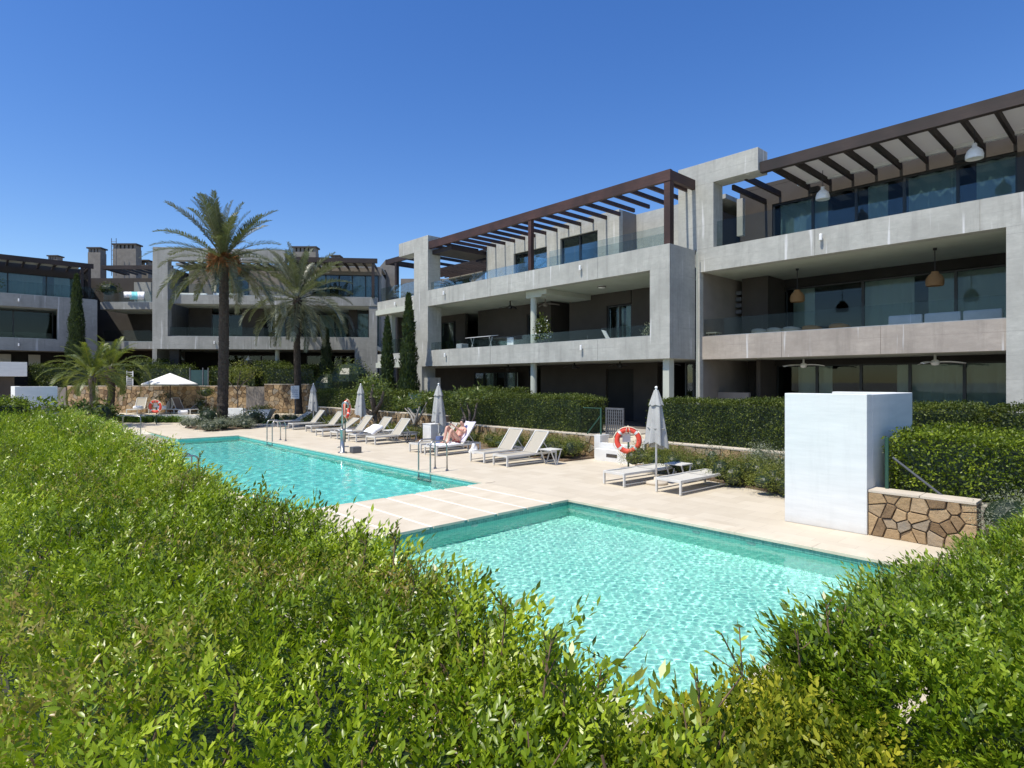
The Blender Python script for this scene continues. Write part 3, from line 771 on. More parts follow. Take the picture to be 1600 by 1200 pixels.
# ground floor
MB().lathe([(.14, 0), (.14, 2.52)], 20, A.p(18.4, 18.15, .67)).build('column', 'soffit', A.root, smooth=True)
A.part('column', 'soffit', (11.55, 11.8, 17.95, 18.25, .67, ZB + .01))
A.part('wall', 'taupe', (14.2, 15.4, 21.2, 21.45, .68, ZB + .01), (16.9, 21.0, 21.2, 21.45, .68, ZB + .01), (15.4, 16.9, 21.2, 21.45, 2.95, ZB + .01), (22.0, 31.6, 21.6, 21.8, .68, ZB + .01))
A.part('garage_door', 'dark_room', (15.42, 16.88, 21.3, 21.34, .68, 2.94))
A.part('wall', 'dark_room', (12.5, 14.2, 23.5, 23.7, .68, ZB + .01), (14.1, 14.2, 21.46, 23.5, .68, ZB + .01))
A.part('wall', 'taupe_light', (11.72, 12.45, 20.4, 20.5, .68, 1.75)); A.glazing(11.72, 12.45, 20.44, 1.76, 3.1, 2)
A.glazing(21.02, 21.98, 21.3, .7, 3.1, 1, glass='shade_glass'); A.glazing(22.4, 25.8, 20.8, 1.5, 2.9, 4, glass='shade_glass', curtain=((22.5, 23.3), (24.2, 25.0)))
for a, z in ((24.3, 6.72), (15.35, 6.72), (24.2, 3.62), (15.3, 3.62), (29.6, 6.72), (29.6, 3.62)):
    A.lamp(a, 18.2 if a > 27.1 else 17.75, z)
# ---- left wing of the middle block
A.band(27.102, 31.7, 18.2, .3, ZB2, ZT2, 2); A.band(27.102, 31.7, 18.2, .3, ZB, ZT, 2)
A.part('column', 'soffit', (30.6, 30.85, 18.5, 18.75, 3.5, ZB2)); A.rail(27.2, 31.68, 18.4, ZT, 4.85, 3); A.rail(27.2, 31.68, 18.4, ZT2, 7.95, 3)
A.part('wall', 'taupe', (27.1, 31.6, 21.2, 21.4, 3.5, ZB2 + .01)); A.glazing(28, 30.6, 21.1, 3.52, 5.9, 2)
A.pergola(27.15, 31.3, 18.5, 22.5, 9.33, 9.62, 3, 'dark_wood', posts=(30.2,), pz=ZT2, ends=(31.15,))
A.part('wall', 'taupe_light', (27.1, 31.6, 22.5, 22.7, 6.6, 8.9)); A.glazing(28.2, 31.3, 22.4, 6.62, 8.6, 2)
A.part('drip_pipe', 'soffit', (11.2, 11.235, 19.2, 19.235, .7, 7.0))

# ---- right block
B = Bld('apartment_building', 'nearest grey concrete apartment block at the right with dark timber pergola and white lamps', (19.4, 4.0, .6), 'X')
B.band(-9, 11.38, 19.4, .35, ZB2, ZT2, 5)
B.part('pier', 'concrete', (-.2, 2.7, 19.402, 20.0, .66, ZB2 - .003), (-9, -7.5, 19.402, 20.0, .66, ZB2 - .003))
B.part('frame', 'concrete', (10.7, 12.1, 19.402, 20.05, ZT2 + .003, 9.4), (9.1, 12.1, 19.402, 20.1, 9.4, 10.17), bev=.008)
B.band(2.702, 11.2, 19.5, .25, ZB, ZT, 3, 'concrete_pink'); B.band(-7.49, -.202, 19.5, .25, ZB, ZT, 3, 'concrete_pink')
B.part('floor_slab', 'soffit', (-9, 11.38, 19.72, 28, ZB2 + .012, 6.6)); B.part('floor_slab', 'soffit', (-9, 11.38, 19.72, 28, ZB + .012, 3.5))
B.part('floor_slab', 'room_floor', (-9, 11.38, 19.5, 28, .6, .68))
B.part('wall', 'taupe_light', (11.2, 11.38, 19.6, 23.3, .68, ZB2 + .01)); B.part('pier', 'concrete', (11.2, 11.38, 19.402, 19.598, .68, ZB2 - .003))
B.part('wall', 'taupe', (10.55, 11.2, 23.4, 23.6, 3.5, 6.31), (9.9, 10.9, 21.9, 23.38, 3.5, 6.31))
B.part('lintel', 'dark_room', (-8.9, 9.9, 23.3, 23.6, 5.98, 6.31))
B.glazing(-8.9, 9.88, 23.4, 3.52, 5.97, 7, glass='shade_glass', curtain=((-8, -1), (-.5, 2.3), (2.6, 5.3), (5.7, 7.3), (8.9, 9.7)))
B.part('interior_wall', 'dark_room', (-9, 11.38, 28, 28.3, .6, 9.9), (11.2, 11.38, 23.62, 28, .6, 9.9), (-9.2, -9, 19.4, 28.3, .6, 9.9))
B.rail(2.71, 11.19, 19.62, ZT, 4.62, 4); B.rail(-7.4, -.21, 19.62, ZT, 4.62, 4)
# upper terrace
B.part('wall', 'taupe', (10.1, 11.38, 22.7, 22.95, 6.6, 9.85), (-9, 2.9, 22.7, 22.95, 9.16, 9.85), (2.9, 10.1, 22.7, 22.95, 9.14, 9.85), (-9, 2.9, 22.7, 22.95, 6.6, 6.62), (11.6, 11.8, 20.1, 22.95, 6.6, 9.0))
B.glazing(2.9, 10.08, 22.75, 6.62, 9.13, 5, curtain=((2.95, 3.9), (4.4, 5.7), (6.3, 6.9), (8.2, 9.9))); B.glazing(-8.9, 2.5, 22.75, 6.62, 9.13, 6, curtain=((-4, -1), (.5, 1.5)))
B.part('wall', 'taupe', (2.5, 2.9, 22.68, 22.9, 6.6, 9.16))
B.part('roof', 'taupe', (-9, 11.38, 22.7, 28.3, 9.86, 10.0))
B.pergola(-9, 9.08, 19.5, 22.68, 9.34, 9.69, 25, 'dark_wood', fw=.2, rw=.085, rh=.2, pz=7.1, phase=.53)
B.part('fabric_roof', 'fabric_roof', (-8.9, 9.0, 19.75, 22.3, 9.60, 9.615)); B.part('awning_bar', 'lamp_white', (-8.9, 9.0, 22.3, 22.42, 9.5, 9.62))
B.part('rafter', 'dark_wood', (9.75, 9.84, 19.95, 22.68, 9.36, 9.56)); B.part('rafter', 'dark_wood', (10.3, 10.39, 20.12, 22.68, 9.2, 9.38))
B.part('frame_post', 'concrete', (10.72, 10.95, 21.6, 21.8, 7.9, 9.3))
B.rail(-7.5, 10.68, 19.6, ZT2 + .003, 8.05, 8)
B.part('speaker', 'black', (8.35, 8.65, 22.45, 22.65, 9.2, 9.38)); B.part('speaker', 'black', (4.05, 4.35, 22.45, 22.65, 9.15, 9.33))
B.lamp(7.1, 19.4, 6.72); B.lamp(-1.5, 19.4, 6.72)
# louvre vents on the taupe store wall, 1st floor
for k in range(4): B.part('louvre', 'grey_metal', (10.92, 11.15, 21.9, 22.4, 5.0 + k * .24, 5.14 + k * .24))
# ground floor
B.part('wall', 'taupe', (9.9, 11.2, 23.0, 23.2, .68, ZB + .01), (9.9, 10.05, 21.3, 23.0, .68, ZB + .01)); B.part('parapet', 'taupe_light', (10.0, 11.19, 20.6, 20.75, .68, 2.0))
B.glazing(2.71, 9.88, 22.6, .7, 3.0, 5, glass='shade_glass', curtain=((3.0, 6.0), (8.0, 9.2))); B.part('lintel', 'dark_room', (2.71, 9.9, 22.5, 22.8, 3.0, ZB + .01))
B.glazing(-7.4, -.3, 22.6, .7, 3.0, 5, glass='shade_glass', curtain=((-7, -3),))
B.part('wall', 'taupe', (-.3, 2.71, 21, 21.3, .68, ZB + .01))

# ---- central far building, frontal, one storey height higher
C = Bld('apartment_building', 'far grey concrete apartment block with big square frame behind the two tall palms', (9.4, 46.0, 2.0), 'R', rz=math.atan2(-.595, .804))
LW = 14.8
C.band(0, LW, 0, .35, 4.6, 5.46, 5, 'concrete_far')
C.part('frame', 'concrete_far', (0, .95, .002, .6, 5.463, 10.6), (0, 8.6, .002, .6, 10.6, 11.45))
C.band(.98, LW, .45, .3, 7.72, 8.32, 5, 'concrete_far')
C.part('floor_slab', 'soffit', (.98, LW, .74, 9, 7.74, 8.0)); C.part('floor_slab', 'soffit', (0, LW, .34, 9, 4.62, 4.9)); C.part('floor_slab', 'soil', (0, LW, .3, 9, 1.9, 2.02))
C.part('pier', 'concrete_far', (13.3, LW, .002, .5, 2.0, 4.598), (14.2, 14.75, .5, .8, 5.47, 7.72))
MB().lathe([(.15, 0), (.15, 2.3)], 16, C.p(7.9, .7, 5.45)).build('column', 'soffit', C.root, smooth=True); MB().lathe([(.15, 0), (.15, 2.6)], 16, C.p(7.9, .7, 2.0)).build('column', 'soffit', C.root, smooth=True)
C.part('column', 'dark_room', (.9, 1.5, .4, .8, 2.0, 4.6))
C.part('wall', 'taupe', (1.0, 2.6, 3.2, 3.4, 4.9, 7.74), (4.8, 6.3, 3.0, 3.2, 4.9, 7.74), (12.4, 13.0, 3.0, 3.2, 4.9, 7.74))
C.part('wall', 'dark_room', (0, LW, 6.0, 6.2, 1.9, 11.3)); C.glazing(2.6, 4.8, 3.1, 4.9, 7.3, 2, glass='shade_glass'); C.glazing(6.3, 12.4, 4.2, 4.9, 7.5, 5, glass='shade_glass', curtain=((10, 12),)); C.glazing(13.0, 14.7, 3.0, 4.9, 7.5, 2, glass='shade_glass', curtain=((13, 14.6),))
C.part('wall', 'taupe_light', (1.0, 2.8, 3.2, 3.4, 8.0, 10.55), (5.2, 8.4, 3.2, 3.4, 8.0, 10.55), (8.4, 9.8, 2.8, 3.4, 8.0, 10.9)); C.glazing(2.8, 5.2, 3.2, 8.0, 10.2, 2)
C.glazing(9.8, 14.6, 2.9, 8.0, 10.3, 5, curtain=((10, 11), (12.5, 14))); C.part('wall', 'taupe_light', (9.8, LW, 2.9, 3.1, 10.31, 10.9))
C.part('roof', 'concrete_far', (0, LW, 3.4, 9, 10.9, 11.05)); C.part('side_wall', 'concrete_far', (-.3, -.01, .6, 9, 2, 10.6), (LW - .2, LW, 3, 9, 2, 10.5))
C.pergola(8.65, LW, .3, 2.9, 10.72, 11.05, 9, 'dark_wood', posts=(14.5,), pz=8.3); C.pergola(.98, 8.6, .62, 3.2, 10.62, 10.9, 12, 'dark_wood', fw=.1)
C.part('canopy', 'sling', (8.8, 14.3, .6, 2.8, 10.93, 10.95))
C.rail(1.0, 14.7, .55, 8.33, 9.1, 8); C.rail(.96, 14.2, .3, 5.47, 6.1, 8)
C.lamp(4.0, 0, 4.95)
C.glazing(3, 7, 4.5, 2.02, 4.4, 3, glass='shade_glass'); C.glazing(9, 13, 4.5, 2.02, 4.4, 3, glass='shade_glass'); C.part('wall', 'dark_room', (0, LW, 5.0, 5.2, 2, 4.6))

# ---- recessed link between left and central buildings
E_ = Bld('apartment_building', 'recessed far balcony block with turquoise towels on its rail, between two projecting blocks', fr(-30, 46.8, 2.0), 'R', rz=VR)
LE = 5.8
E_.band(-2.8, LE, 0, .3, 4.95, 5.5, 2, 'concrete_far'); E_.band(-2.2, LE, 0, .3, 8.05, 8.6, 2, 'concrete_far')
E_.part('floor_slab', 'soffit', (-2.8, LE, .29, 6, 4.97, 5.2)); E_.part('floor_slab', 'soffit', (-2.4, LE, .29, 6, 8.07, 8.3))
E_.part('wall', 'taupe', (-7, 1.2, 3.6, 3.8, 2, 11.1), (1.2, LE, 3.0, 3.2, 10.9, 11.4), (4.2, LE, 3, 3.2, 2, 10.9), (-8, LE, 5, 5.2, 2, 11)); E_.glazing(1.2, 4.2, 3.0, 8.3, 10.8, 2, curtain=((2.6, 3.9),)); E_.glazing(1.2, 4.2, 3.0, 5.2, 7.6, 2)
E_.pergola(-2.2, 3.4, .1, 3, 11.2, 11.5, 8, 'dark_wood', ends=(-2.2,)); E_.rail(-2.0, 3.4, .1, 8.61, 9.45, 4); E_.rail(-2.0, 3.4, .1, 5.51, 6.4, 4)
E_.part('wall', 'concrete_far', (-1.2, 0.2, 2.6, 2.8, 8.3, 10.6))
# ---- left building
G = Bld('apartment_building', 'far left grey concrete apartment block with long dark pergola, behind the tall thin cypress', (2.0, 54.7, 2.0), 'Y')
G.band(-16, 7.5, 54.7, .35, 7.7, 8.57, 7, 'concrete_far'); G.band(-16, 7.5, 54.7, .35, 4.6, 5.46, 7, 'concrete_far')
G.part('pier', 'concrete_far', (5.1, 7.5, 54.702, 55.3, 5.463, 7.697), (7.0, 7.5, 54.702, 55.3, 2.0, 4.597)); G.part('side_wall', 'concrete_far', (7.2, 7.5, 55.3, 62, 2, 8.5))
G.part('floor_slab', 'soffit', (-16, 7.5, 55.04, 62, 7.72, 8.05)); G.part('floor_slab', 'soffit', (-16, 7.5, 55.04, 62, 4.62, 4.95))
G.glazing(-15.8, 5.0, 56.6, 4.95, 7.6, 9, glass='shade_glass', curtain=((-8, -5),)); G.glazing(-15.8, 7.0, 58.0, 8.05, 10.5, 10, curtain=((-15, -11), (-9, -5), (-3.8, -1.2), (2.0, 4.5), (5.2, 6.8)))
G.part('wall', 'dark_room', (-16, 7.5, 61, 61.2, 2, 11.2), (-16, 5.0, 59, 59.2, 4.9, 7.7)); G.part('wall', 'taupe', (-16, 7.5, 58, 58.2, 10.52, 11.3)); G.part('roof', 'concrete_far', (-16, 7.5, 58.2, 62, 11.1, 11.25))
G.pergola(-16, 7.3, 54.9, 58, 10.95, 11.3, 26, 'dark_wood', posts=(7.05, 6.6), pz=8.58, ends=(7.0,)); G.part('canopy', 'sling_light', (-16, 6.6, 55.3, 57.5, 11.17, 11.19))
G.rail(-16, 7.4, 54.85, 8.58, 9.5, 11); G.rail(-16, 5.0, 54.85, 5.47, 5.9, 11)
G.part('wall', 'dark_room', (-16, 7.5, 57.5, 57.7, 2, 4.65)); G.lamp(2.9, 54.7, 8.05); G.lamp(2.9, 54.7, 4.9)
G.part('frame_panel', 'sling_light', (1.5, 2.6, 57.3, 57.4, 3.6, 4.4)); G.part('frame_panel', 'sling_light', (3.6, 4.3, 57.3, 57.4, 3.6, 4.4))
# ---- gable beyond, between central block and the right wing
H_ = Bld('apartment_building', 'distant taupe house wall with sloping top, seen between the far block and the right wing', fr(-10.4, 49.5, 1.0), 'R', rz=VR)
H_.part('wall', 'taupe_light', (1.2, 5.5, 0, 5, 0, 10.9)); H_.part('wall', 'taupe', (-.6, 1.2, 1.2, 5, 0, 9.2)); H_.glazing(1.6, 3.4, -.12, 8.0, 9.6, 2)
m = MB(); q = [(-.75, 1.0), (1.1, 1.0), (1.1, 10.9), (.3, 11.2), (-.2, 10.6), (-.75, 9.4)]
for yy in (-1.5, -1.2): m.v += [(a, yy, z) for a, z in q]
m.f = [(0, 1, 2, 3, 4, 5), (11, 10, 9, 8, 7, 6)] + [(i, (i + 1) % 6, 6 + (i + 1) % 6, 6 + i) for i in range(6)]
m.build('gable', 'chimney_render', H_.root)
# ---- chimneys and roof objects
def chimney(px, d, z0, z1, w, label, wide=1):
    x, y, _ = fr((px - 800) / 935 * d, d)
    t = thing('chimney', label, 'chimney', (x, y, z0), VR, 'rendered chimneys on the far roofs')
    MB().box(-w, w, -.4, .4, 0, z1 - z0 - .45).build('shaft', 'chimney_render', t)
    for k in range(2 * wide + 2): 
        a = -w + .12 + k * (2 * w - .24) / (2 * wide + 1); MB().box(a - .1, a + .1, -.36, .36, z1 - z0 - .45, z1 - z0 - .12).build('vent_post', 'chimney_render', t)
    MB().box(-w - .08, w + .08, -.48, .48, z1 - z0 - .12, z1 - z0).build('cap', 'taupe', t)
chimney(152, 53, 10.8, 14.2, .55, 'narrow rendered chimney at the junction left of the frame block')
chimney(199, 52, 10.8, 14.3, 1.0, 'widest rendered chimney with vents left of the big square frame', 2)
chimney(215, 54, 10.6, 13.3, 1.2, 'low broad rendered roof plinth beside the widest chimney', 1)
chimney(87, 62, 11, 15.4, .5, 'small chimney over the far left pergola')
chimney(478, 50, 10.6, 13.6, .95, 'rendered chimney behind the smaller tall palm crown', 2)
chimney(526, 52, 10.6, 13.3, .36, 'small open chimney over the right part of the frame block')
# ladder beside the widest chimney
x, y, _ = fr((178 - 800) / 935 * 51, 51)
t = thing('roof_ladder', 'thin metal ladder standing against the widest far chimney', 'ladder', (x, y, 11.4), VR)
for s_ in (-.2, .2): MB().tube([(s_, 0, 0), (s_, 0, 3.2)], .025, 6).build('rail', 'grey_metal', t)
for k in range(8): MB().tube([(-.2, 0, .25 + .38 * k), (.2, 0, .25 + .38 * k)], .018, 6).build('rung', 'grey_metal', t)

# ---- white rendered pool shower walls
def shower_block(label, x, y, h):
    t = thing('shower_wall', label, 'wall', (x, y, 0), 0, 'white rendered pool shower enclosures')
    MB().box(0, .25, 0, 1.27, 0, h).build('front_wall', 'white_block', t, bev=.012)
    MB().box(.252, 2.5, 0, .25, 0, h - .004).build('side_wall', 'white_block', t, bev=.012)
    MB().box(2.25, 2.5, .252, 1.3, 0, h - .002).build('back_wall', 'white_block', t, bev=.012)
    return t
shower_block('tall white rendered shower wall beside the near pool, left of the stone wall', 10.4, 3.14, 2.2)
t = thing('shower_wall', 'white rendered shower wall at the far left beyond the long hedge', 'wall', (1.5, 30.6, 0), 0, 'white rendered pool shower enclosures')
MB().box(0, 1.35, 0, .25, 0, 2.2).build('front_wall', 'white_block', t, bev=.012); MB().box(0, .25, .252, 2.6, 0, 2.196).build('side_wall', 'white_block', t, bev=.012)
# ---- pavilion at far left
t = thing('pavilion', 'flat roofed white and brown pavilion at the left edge of the garden', 'pavilion', (1.0, 48.8, .37))
MB().box(-6, 2.0, 0, 4, 2.35, 3.25).build('roof', 'white_block', t, bev=.01); MB().box(-6, 1.4, .5, 3.8, 0, 2.349).build('wall', 'taupe', t)
# ------------------------------------------------------------------ poolside furniture
def lounger_proto(ang, sling='sling', name='sun_lounger', low=False):
    """foot end at the origin, head towards +x, width along y"""
    L_, Wd, H = 1.95, .64, .31
    t = thing(name, 'x', 'sun lounger')
    f = MB()
    for y in (-Wd / 2, Wd / 2 - .04): f.box(.04, L_ - .04, y, y + .04, H - .055, H)
    f.box(0, .04, -Wd / 2, Wd / 2, H - .055, H).box(L_ - .04, L_, -Wd / 2, Wd / 2, H - .055, H)
    f.box(1.15, 1.18, -Wd / 2 + .04, Wd / 2 - .04, H - .05, H - .02)
    f.build('frame', 'lounger_white', t, bev=.004)
    for x in (0.0, L_ - .05):
        for y in (-Wd / 2 - .001, Wd / 2 - .039): MB().box(x, x + .05, y, y + .04, 0, H - .056).build('leg', 'lounger_white', t, bev=.003)
    st = MB()
    for y in (-Wd / 2 + .005, Wd / 2 - .025): st.box(.051, L_ - .051, y, y + .02, .04, .06)
    st.build('stretcher', 'lounger_white', t)
    hx = 1.15; n = 10; m = MB(); w = Wd / 2 - .045
    for i in range(n + 1):
        x = .045 + (hx - .05) * i / n; z = H - .012 - .018 * math.sin(math.pi * i / n)
        for k in range(5): y = -w + 2 * w * k / 4; m.v.append((x, y, z - .012 * (1 - ((k - 2) / 2) ** 2)))
    for i in range(n):
        for k in range(4): a = i * 5 + k; m.f.append((a, a + 1, a + 6, a + 5))
    m.build('seat_sling', sling, t, smooth=True)
    a = R(ang); ca, sa = math.cos(a), math.sin(a); BL = .78
    br = MB()
    P = lambda u, y, o=0: (hx + u * ca - o * sa, y, H - .01 + u * sa + o * ca)
    for y in (-w - .01, w + .01): br.obox(P(0, y), P(BL, y), .03, .035)
    br.obox(P(BL, -w - .025), P(BL, w + .025), .035, .03)
    br = br.build('back_frame', 'lounger_white', t)
    m = MB()
    for i in range(9):
        u = BL * i / 8
        for k in range(5): y = -w + 2 * w * k / 4; m.v.append(P(u, y, .005 - .02 * math.sin(math.pi * i / 8) - .01 * (1 - ((k - 2) / 2) ** 2)))
    for i in range(8):
        for k in range(4): q = i * 5 + k; m.f.append((q, q + 1, q + 6, q + 5))
    m.build('back_sling', sling, br, smooth=True)
    if ang > 12:
        for y in (-w + .02, w - .02): MB().obox(P(BL * .55, y), (hx + BL * .55 * ca + .3, y, H - .03), .02, .02).build('support_strut', 'lounger_white', t)
    return t
LG = 'white framed sun loungers along the pool'
protos = {}
def lounger(x, y, ang, label, rz=0, sling='sling', group=LG):
    k = (ang, sling)
    o = protos[k] if k in protos else None
    if o is None: o = lounger_proto(ang, sling); protos[k] = o
    else: o = copy_tree(o)
    o.location = (x, y, .014); o.rotation_euler = (0, 0, R(rz)); tag(o, label, 'sun lounger', group)
    return o
lounger(11.0, 8.55, 0, 'flat white sun lounger just behind the umbrella base, nearest the red lifebuoy', -4, 'sling_light')
lounger(11.06, 7.15, 0, 'flat white sun lounger closest to the white shower wall', -2, 'sling_light')
lounger(11.2, 13.75, 50, 'empty reclined sun lounger next to the sunbather, farther of its pair', 2)
lounger(11.18, 12.7, 50, 'reclined sun lounger with a folding side table at its head end', -2)
lounger(11.2, 17.05, 50, 'empty sun lounger right behind the sunbather and closed umbrella', 4)
lounger(11.1, 16.0, 50, 'sun lounger on which the person in red swimwear sits', 4, 'towel_lilac' if False else 'sling_light')
lounger(11.4, 24.85, 32, 'low reclined sun lounger, first of four beyond the steel post', 1)
lounger(11.35, 23.35, 50, 'reclined sun lounger beneath the closed umbrella behind the hanging lifebuoy', 0)
lounger(11.35, 21.75, 50, 'reclined sun lounger between the towel covered one and the grey side table', 1)
lounger(11.4, 20.4, 50, 'reclined sun lounger nearest the grey cabinet', 3)
lounger(12.1, 31.6, 32, 'farthest poolside sun lounger, its back low, left of the farthest closed umbrella', -3)
lounger(12.0, 29.4, 50, 'poolside sun lounger with raised back right behind the farthest closed umbrella', -2)
lounger(12.0, 27.3, 50, 'sun lounger standing alone between the far ladder and the hedge', 0)
TG = 'loungers on the far terrace'
def tl(px, d, ang, rz, label, sling):
    x, y, _ = fr((px - 800) / 935 * d, d); o = lounger(x, y, ang, label, rz, sling, TG); o.location.z = .375
tl(206, 37.0, 62, 58, 'taupe lounger with raised back in front of the stone wall, leftmost on the far terrace', 'sling')
tl(238, 37.0, 55, 30, 'taupe lounger with raised back left of the far red lifebuoy', 'sling')
tl(276, 37.2, 38, 20, 'shaded brown lounger beneath the open white parasol', 'sling_brown')
tl(304, 37.3, 62, 120, 'brown lounger with upright back seen half from behind, right of the parasol', 'sling_brown')

def table_proto(mat):
    t = thing('side_table', 'x', 'side table')
    MB().box(-.24, .24, -.24, .24, .42, .445).build('table_top', mat, t, bev=.004)
    for y in (-.21, .21):
        MB().obox((-.21, y, .42), (.0, y, .0), .025, .025).build('leg', mat, t); MB().obox((.21, y, .42), (.03, y, .0), .025, .025).build('leg', mat, t)
    return t
tb = table_proto('lounger_white'); tb.location = (12.55, 12.02, .002); tag(tb, 'white side table with slanting legs behind the reclined lounger pair', group='small poolside side tables')
t2 = copy_tree(tb); t2.location = (12.7, 21.1, .002); tag(t2, 'white side table between the four loungers beyond the steel post', group='small poolside side tables')
t2 = copy_tree(tb); t2.location = (12.6, 7.85, .002); tag(t2, 'white side table between the two flat loungers', group='small poolside side tables')
t3 = table_proto('grey_metal'); t3.location = (12.75, 19.75, .002); tag(t3, 'dark grey side table in front of the grey cabinet', 'side table', 'small poolside side tables')

# ------------------------------------------------------------------ umbrellas
def closed_umbrella(x, y, h, label, seed, lean=(0, 0)):
    t = thing('closed_umbrella', label, 'umbrella', (x, y, .002), R(seed * 37), 'closed grey sun umbrellas')
    MB().lathe([(0, 0), (.26, 0), (.27, .03), (.25, .07), (.06, .085), (.05, .16), (0, .16)], 20).build('base', 'grey_metal' if seed else 'stone_cap', t, smooth=True)
    MB().tube([(0, 0, .05), (0, 0, h - .06)], .022, 10).build('pole', 'lamp_white', t, smooth=True)
    MB().lathe([(0, .07), (.02, .065), (.034, .045), (.034, .02), (.015, 0), (.015, -.03)], 12, (0, 0, h - .06)).build('finial', 'lamp_white', t, smooth=True)
    r_ = random.Random(seed); n = 64; rows = 22; m = MB(); zt = h - .08; zb = .92
    fold = [r_.uniform(.7, 1.2) for _ in range(9)]
    for i in range(rows + 1):
        f = i / rows; z = zt + (zb - zt) * f; base = .03 + .25 * f ** .75 + (.02 if f > .18 else 0)
        for k in range(n):
            a = 2 * math.pi * k / n; s_ = 6 * a / (2 * math.pi); w = abs(((s_ * 1.0) % 1) - .5) * 2
            fa = fold[int(s_) % 6]; rr = base * (1 - (.42 * f ** .5) * (1 - w) ** .7 * fa) + .012 * math.sin(3 * a + seed + 4 * f)
            zz = z - (.05 * w * f ** 8) - .09 * f ** 8 * math.cos(a + seed)
            aa = a + .35 * f * math.sin(a * 1.0 + seed) * .3
            m.v.append((rr * math.cos(aa), rr * math.sin(aa), zz))
    for i in range(rows):
        for k in range(n): a = i * n + k; b = i * n + (k + 1) % n; m.f.append((a, b, b + n, a + n))
    m.build('canopy', 'canvas_grey', t, smooth=True)
    m = MB(); 
    for i in range(6):
        f = i / 5; z = zt - .0 - .34 * f; base = .05 + .13 * f
        for k in range(n):
            a = 2 * math.pi * k / n; w = abs(((6 * a / (2 * math.pi)) % 1) - .5) * 2
            m.v.append(((base * (.8 + .2 * w)) * math.cos(a), (base * (.8 + .2 * w)) * math.sin(a), z - .03 * w * f * f))
    for i in range(5):
        for k in range(n): a = i * n + k; b = i * n + (k + 1) % n; m.f.append((a, b, b + n, a + n))
    m.build('top_flap', 'canvas_grey', t, smooth=True)
    MB().tube([(.2 * math.cos(k), .2 * math.sin(k), 1.32 + .02 * math.sin(k)) for k in [j * .6 for j in range(11)]], .012, 6).build('strap', 'canvas_grey', t)
closed_umbrella(11.97, 8.05, 2.28, 'closed grey umbrella nearest the camera, between the two flat loungers', 0)
closed_umbrella(12.5, 17.5, 2.33, 'closed grey umbrella in front of the sunbather', 1)
closed_umbrella(13.0, 24.1, 2.3, 'closed grey umbrella behind the towel covered lounger', 2)
closed_umbrella(13.6, 30.3, 2.3, 'farthest closed grey umbrella, right of the pool rules sign', 3)
x, y, _ = fr((266 - 800) / 935 * 37.7, 37.7)
t = thing('open_parasol', 'open white square parasol on the far terrace', 'parasol', (x, y, .37), VR)
MB().tube([(0, 0, 0), (0, 0, 2.5)], .03, 8).build('pole', 'dark_wood', t, smooth=True)
m = MB(); m.v = [(0, 0, 2.56)]; rr = 1.66
for k in range(8):
    a = R(k * 45); q = rr if k % 2 == 0 else rr * .985; m.v.append((q * math.cos(a), q * math.sin(a) * .95, 1.9 - .02 * (k % 2)))
for k in range(8): m.v.append((m.v[k + 1][0], m.v[k + 1][1], m.v[k + 1][2] - .07))
m.f = [(0, 1 + k, 1 + (k + 1) % 8) for k in range(8)] + [(1 + k, 9 + k, 9 + (k + 1) % 8, 1 + (k + 1) % 8) for k in range(8)]
m.build('canopy', 'canvas_white', t)
for k in range(8): a = R(k * 45); MB().obox((0, 0, 2.5), (rr * .97 * math.cos(a), rr * .92 * math.sin(a), 1.87), .02, .02).build('rib', 'dark_wood', t)

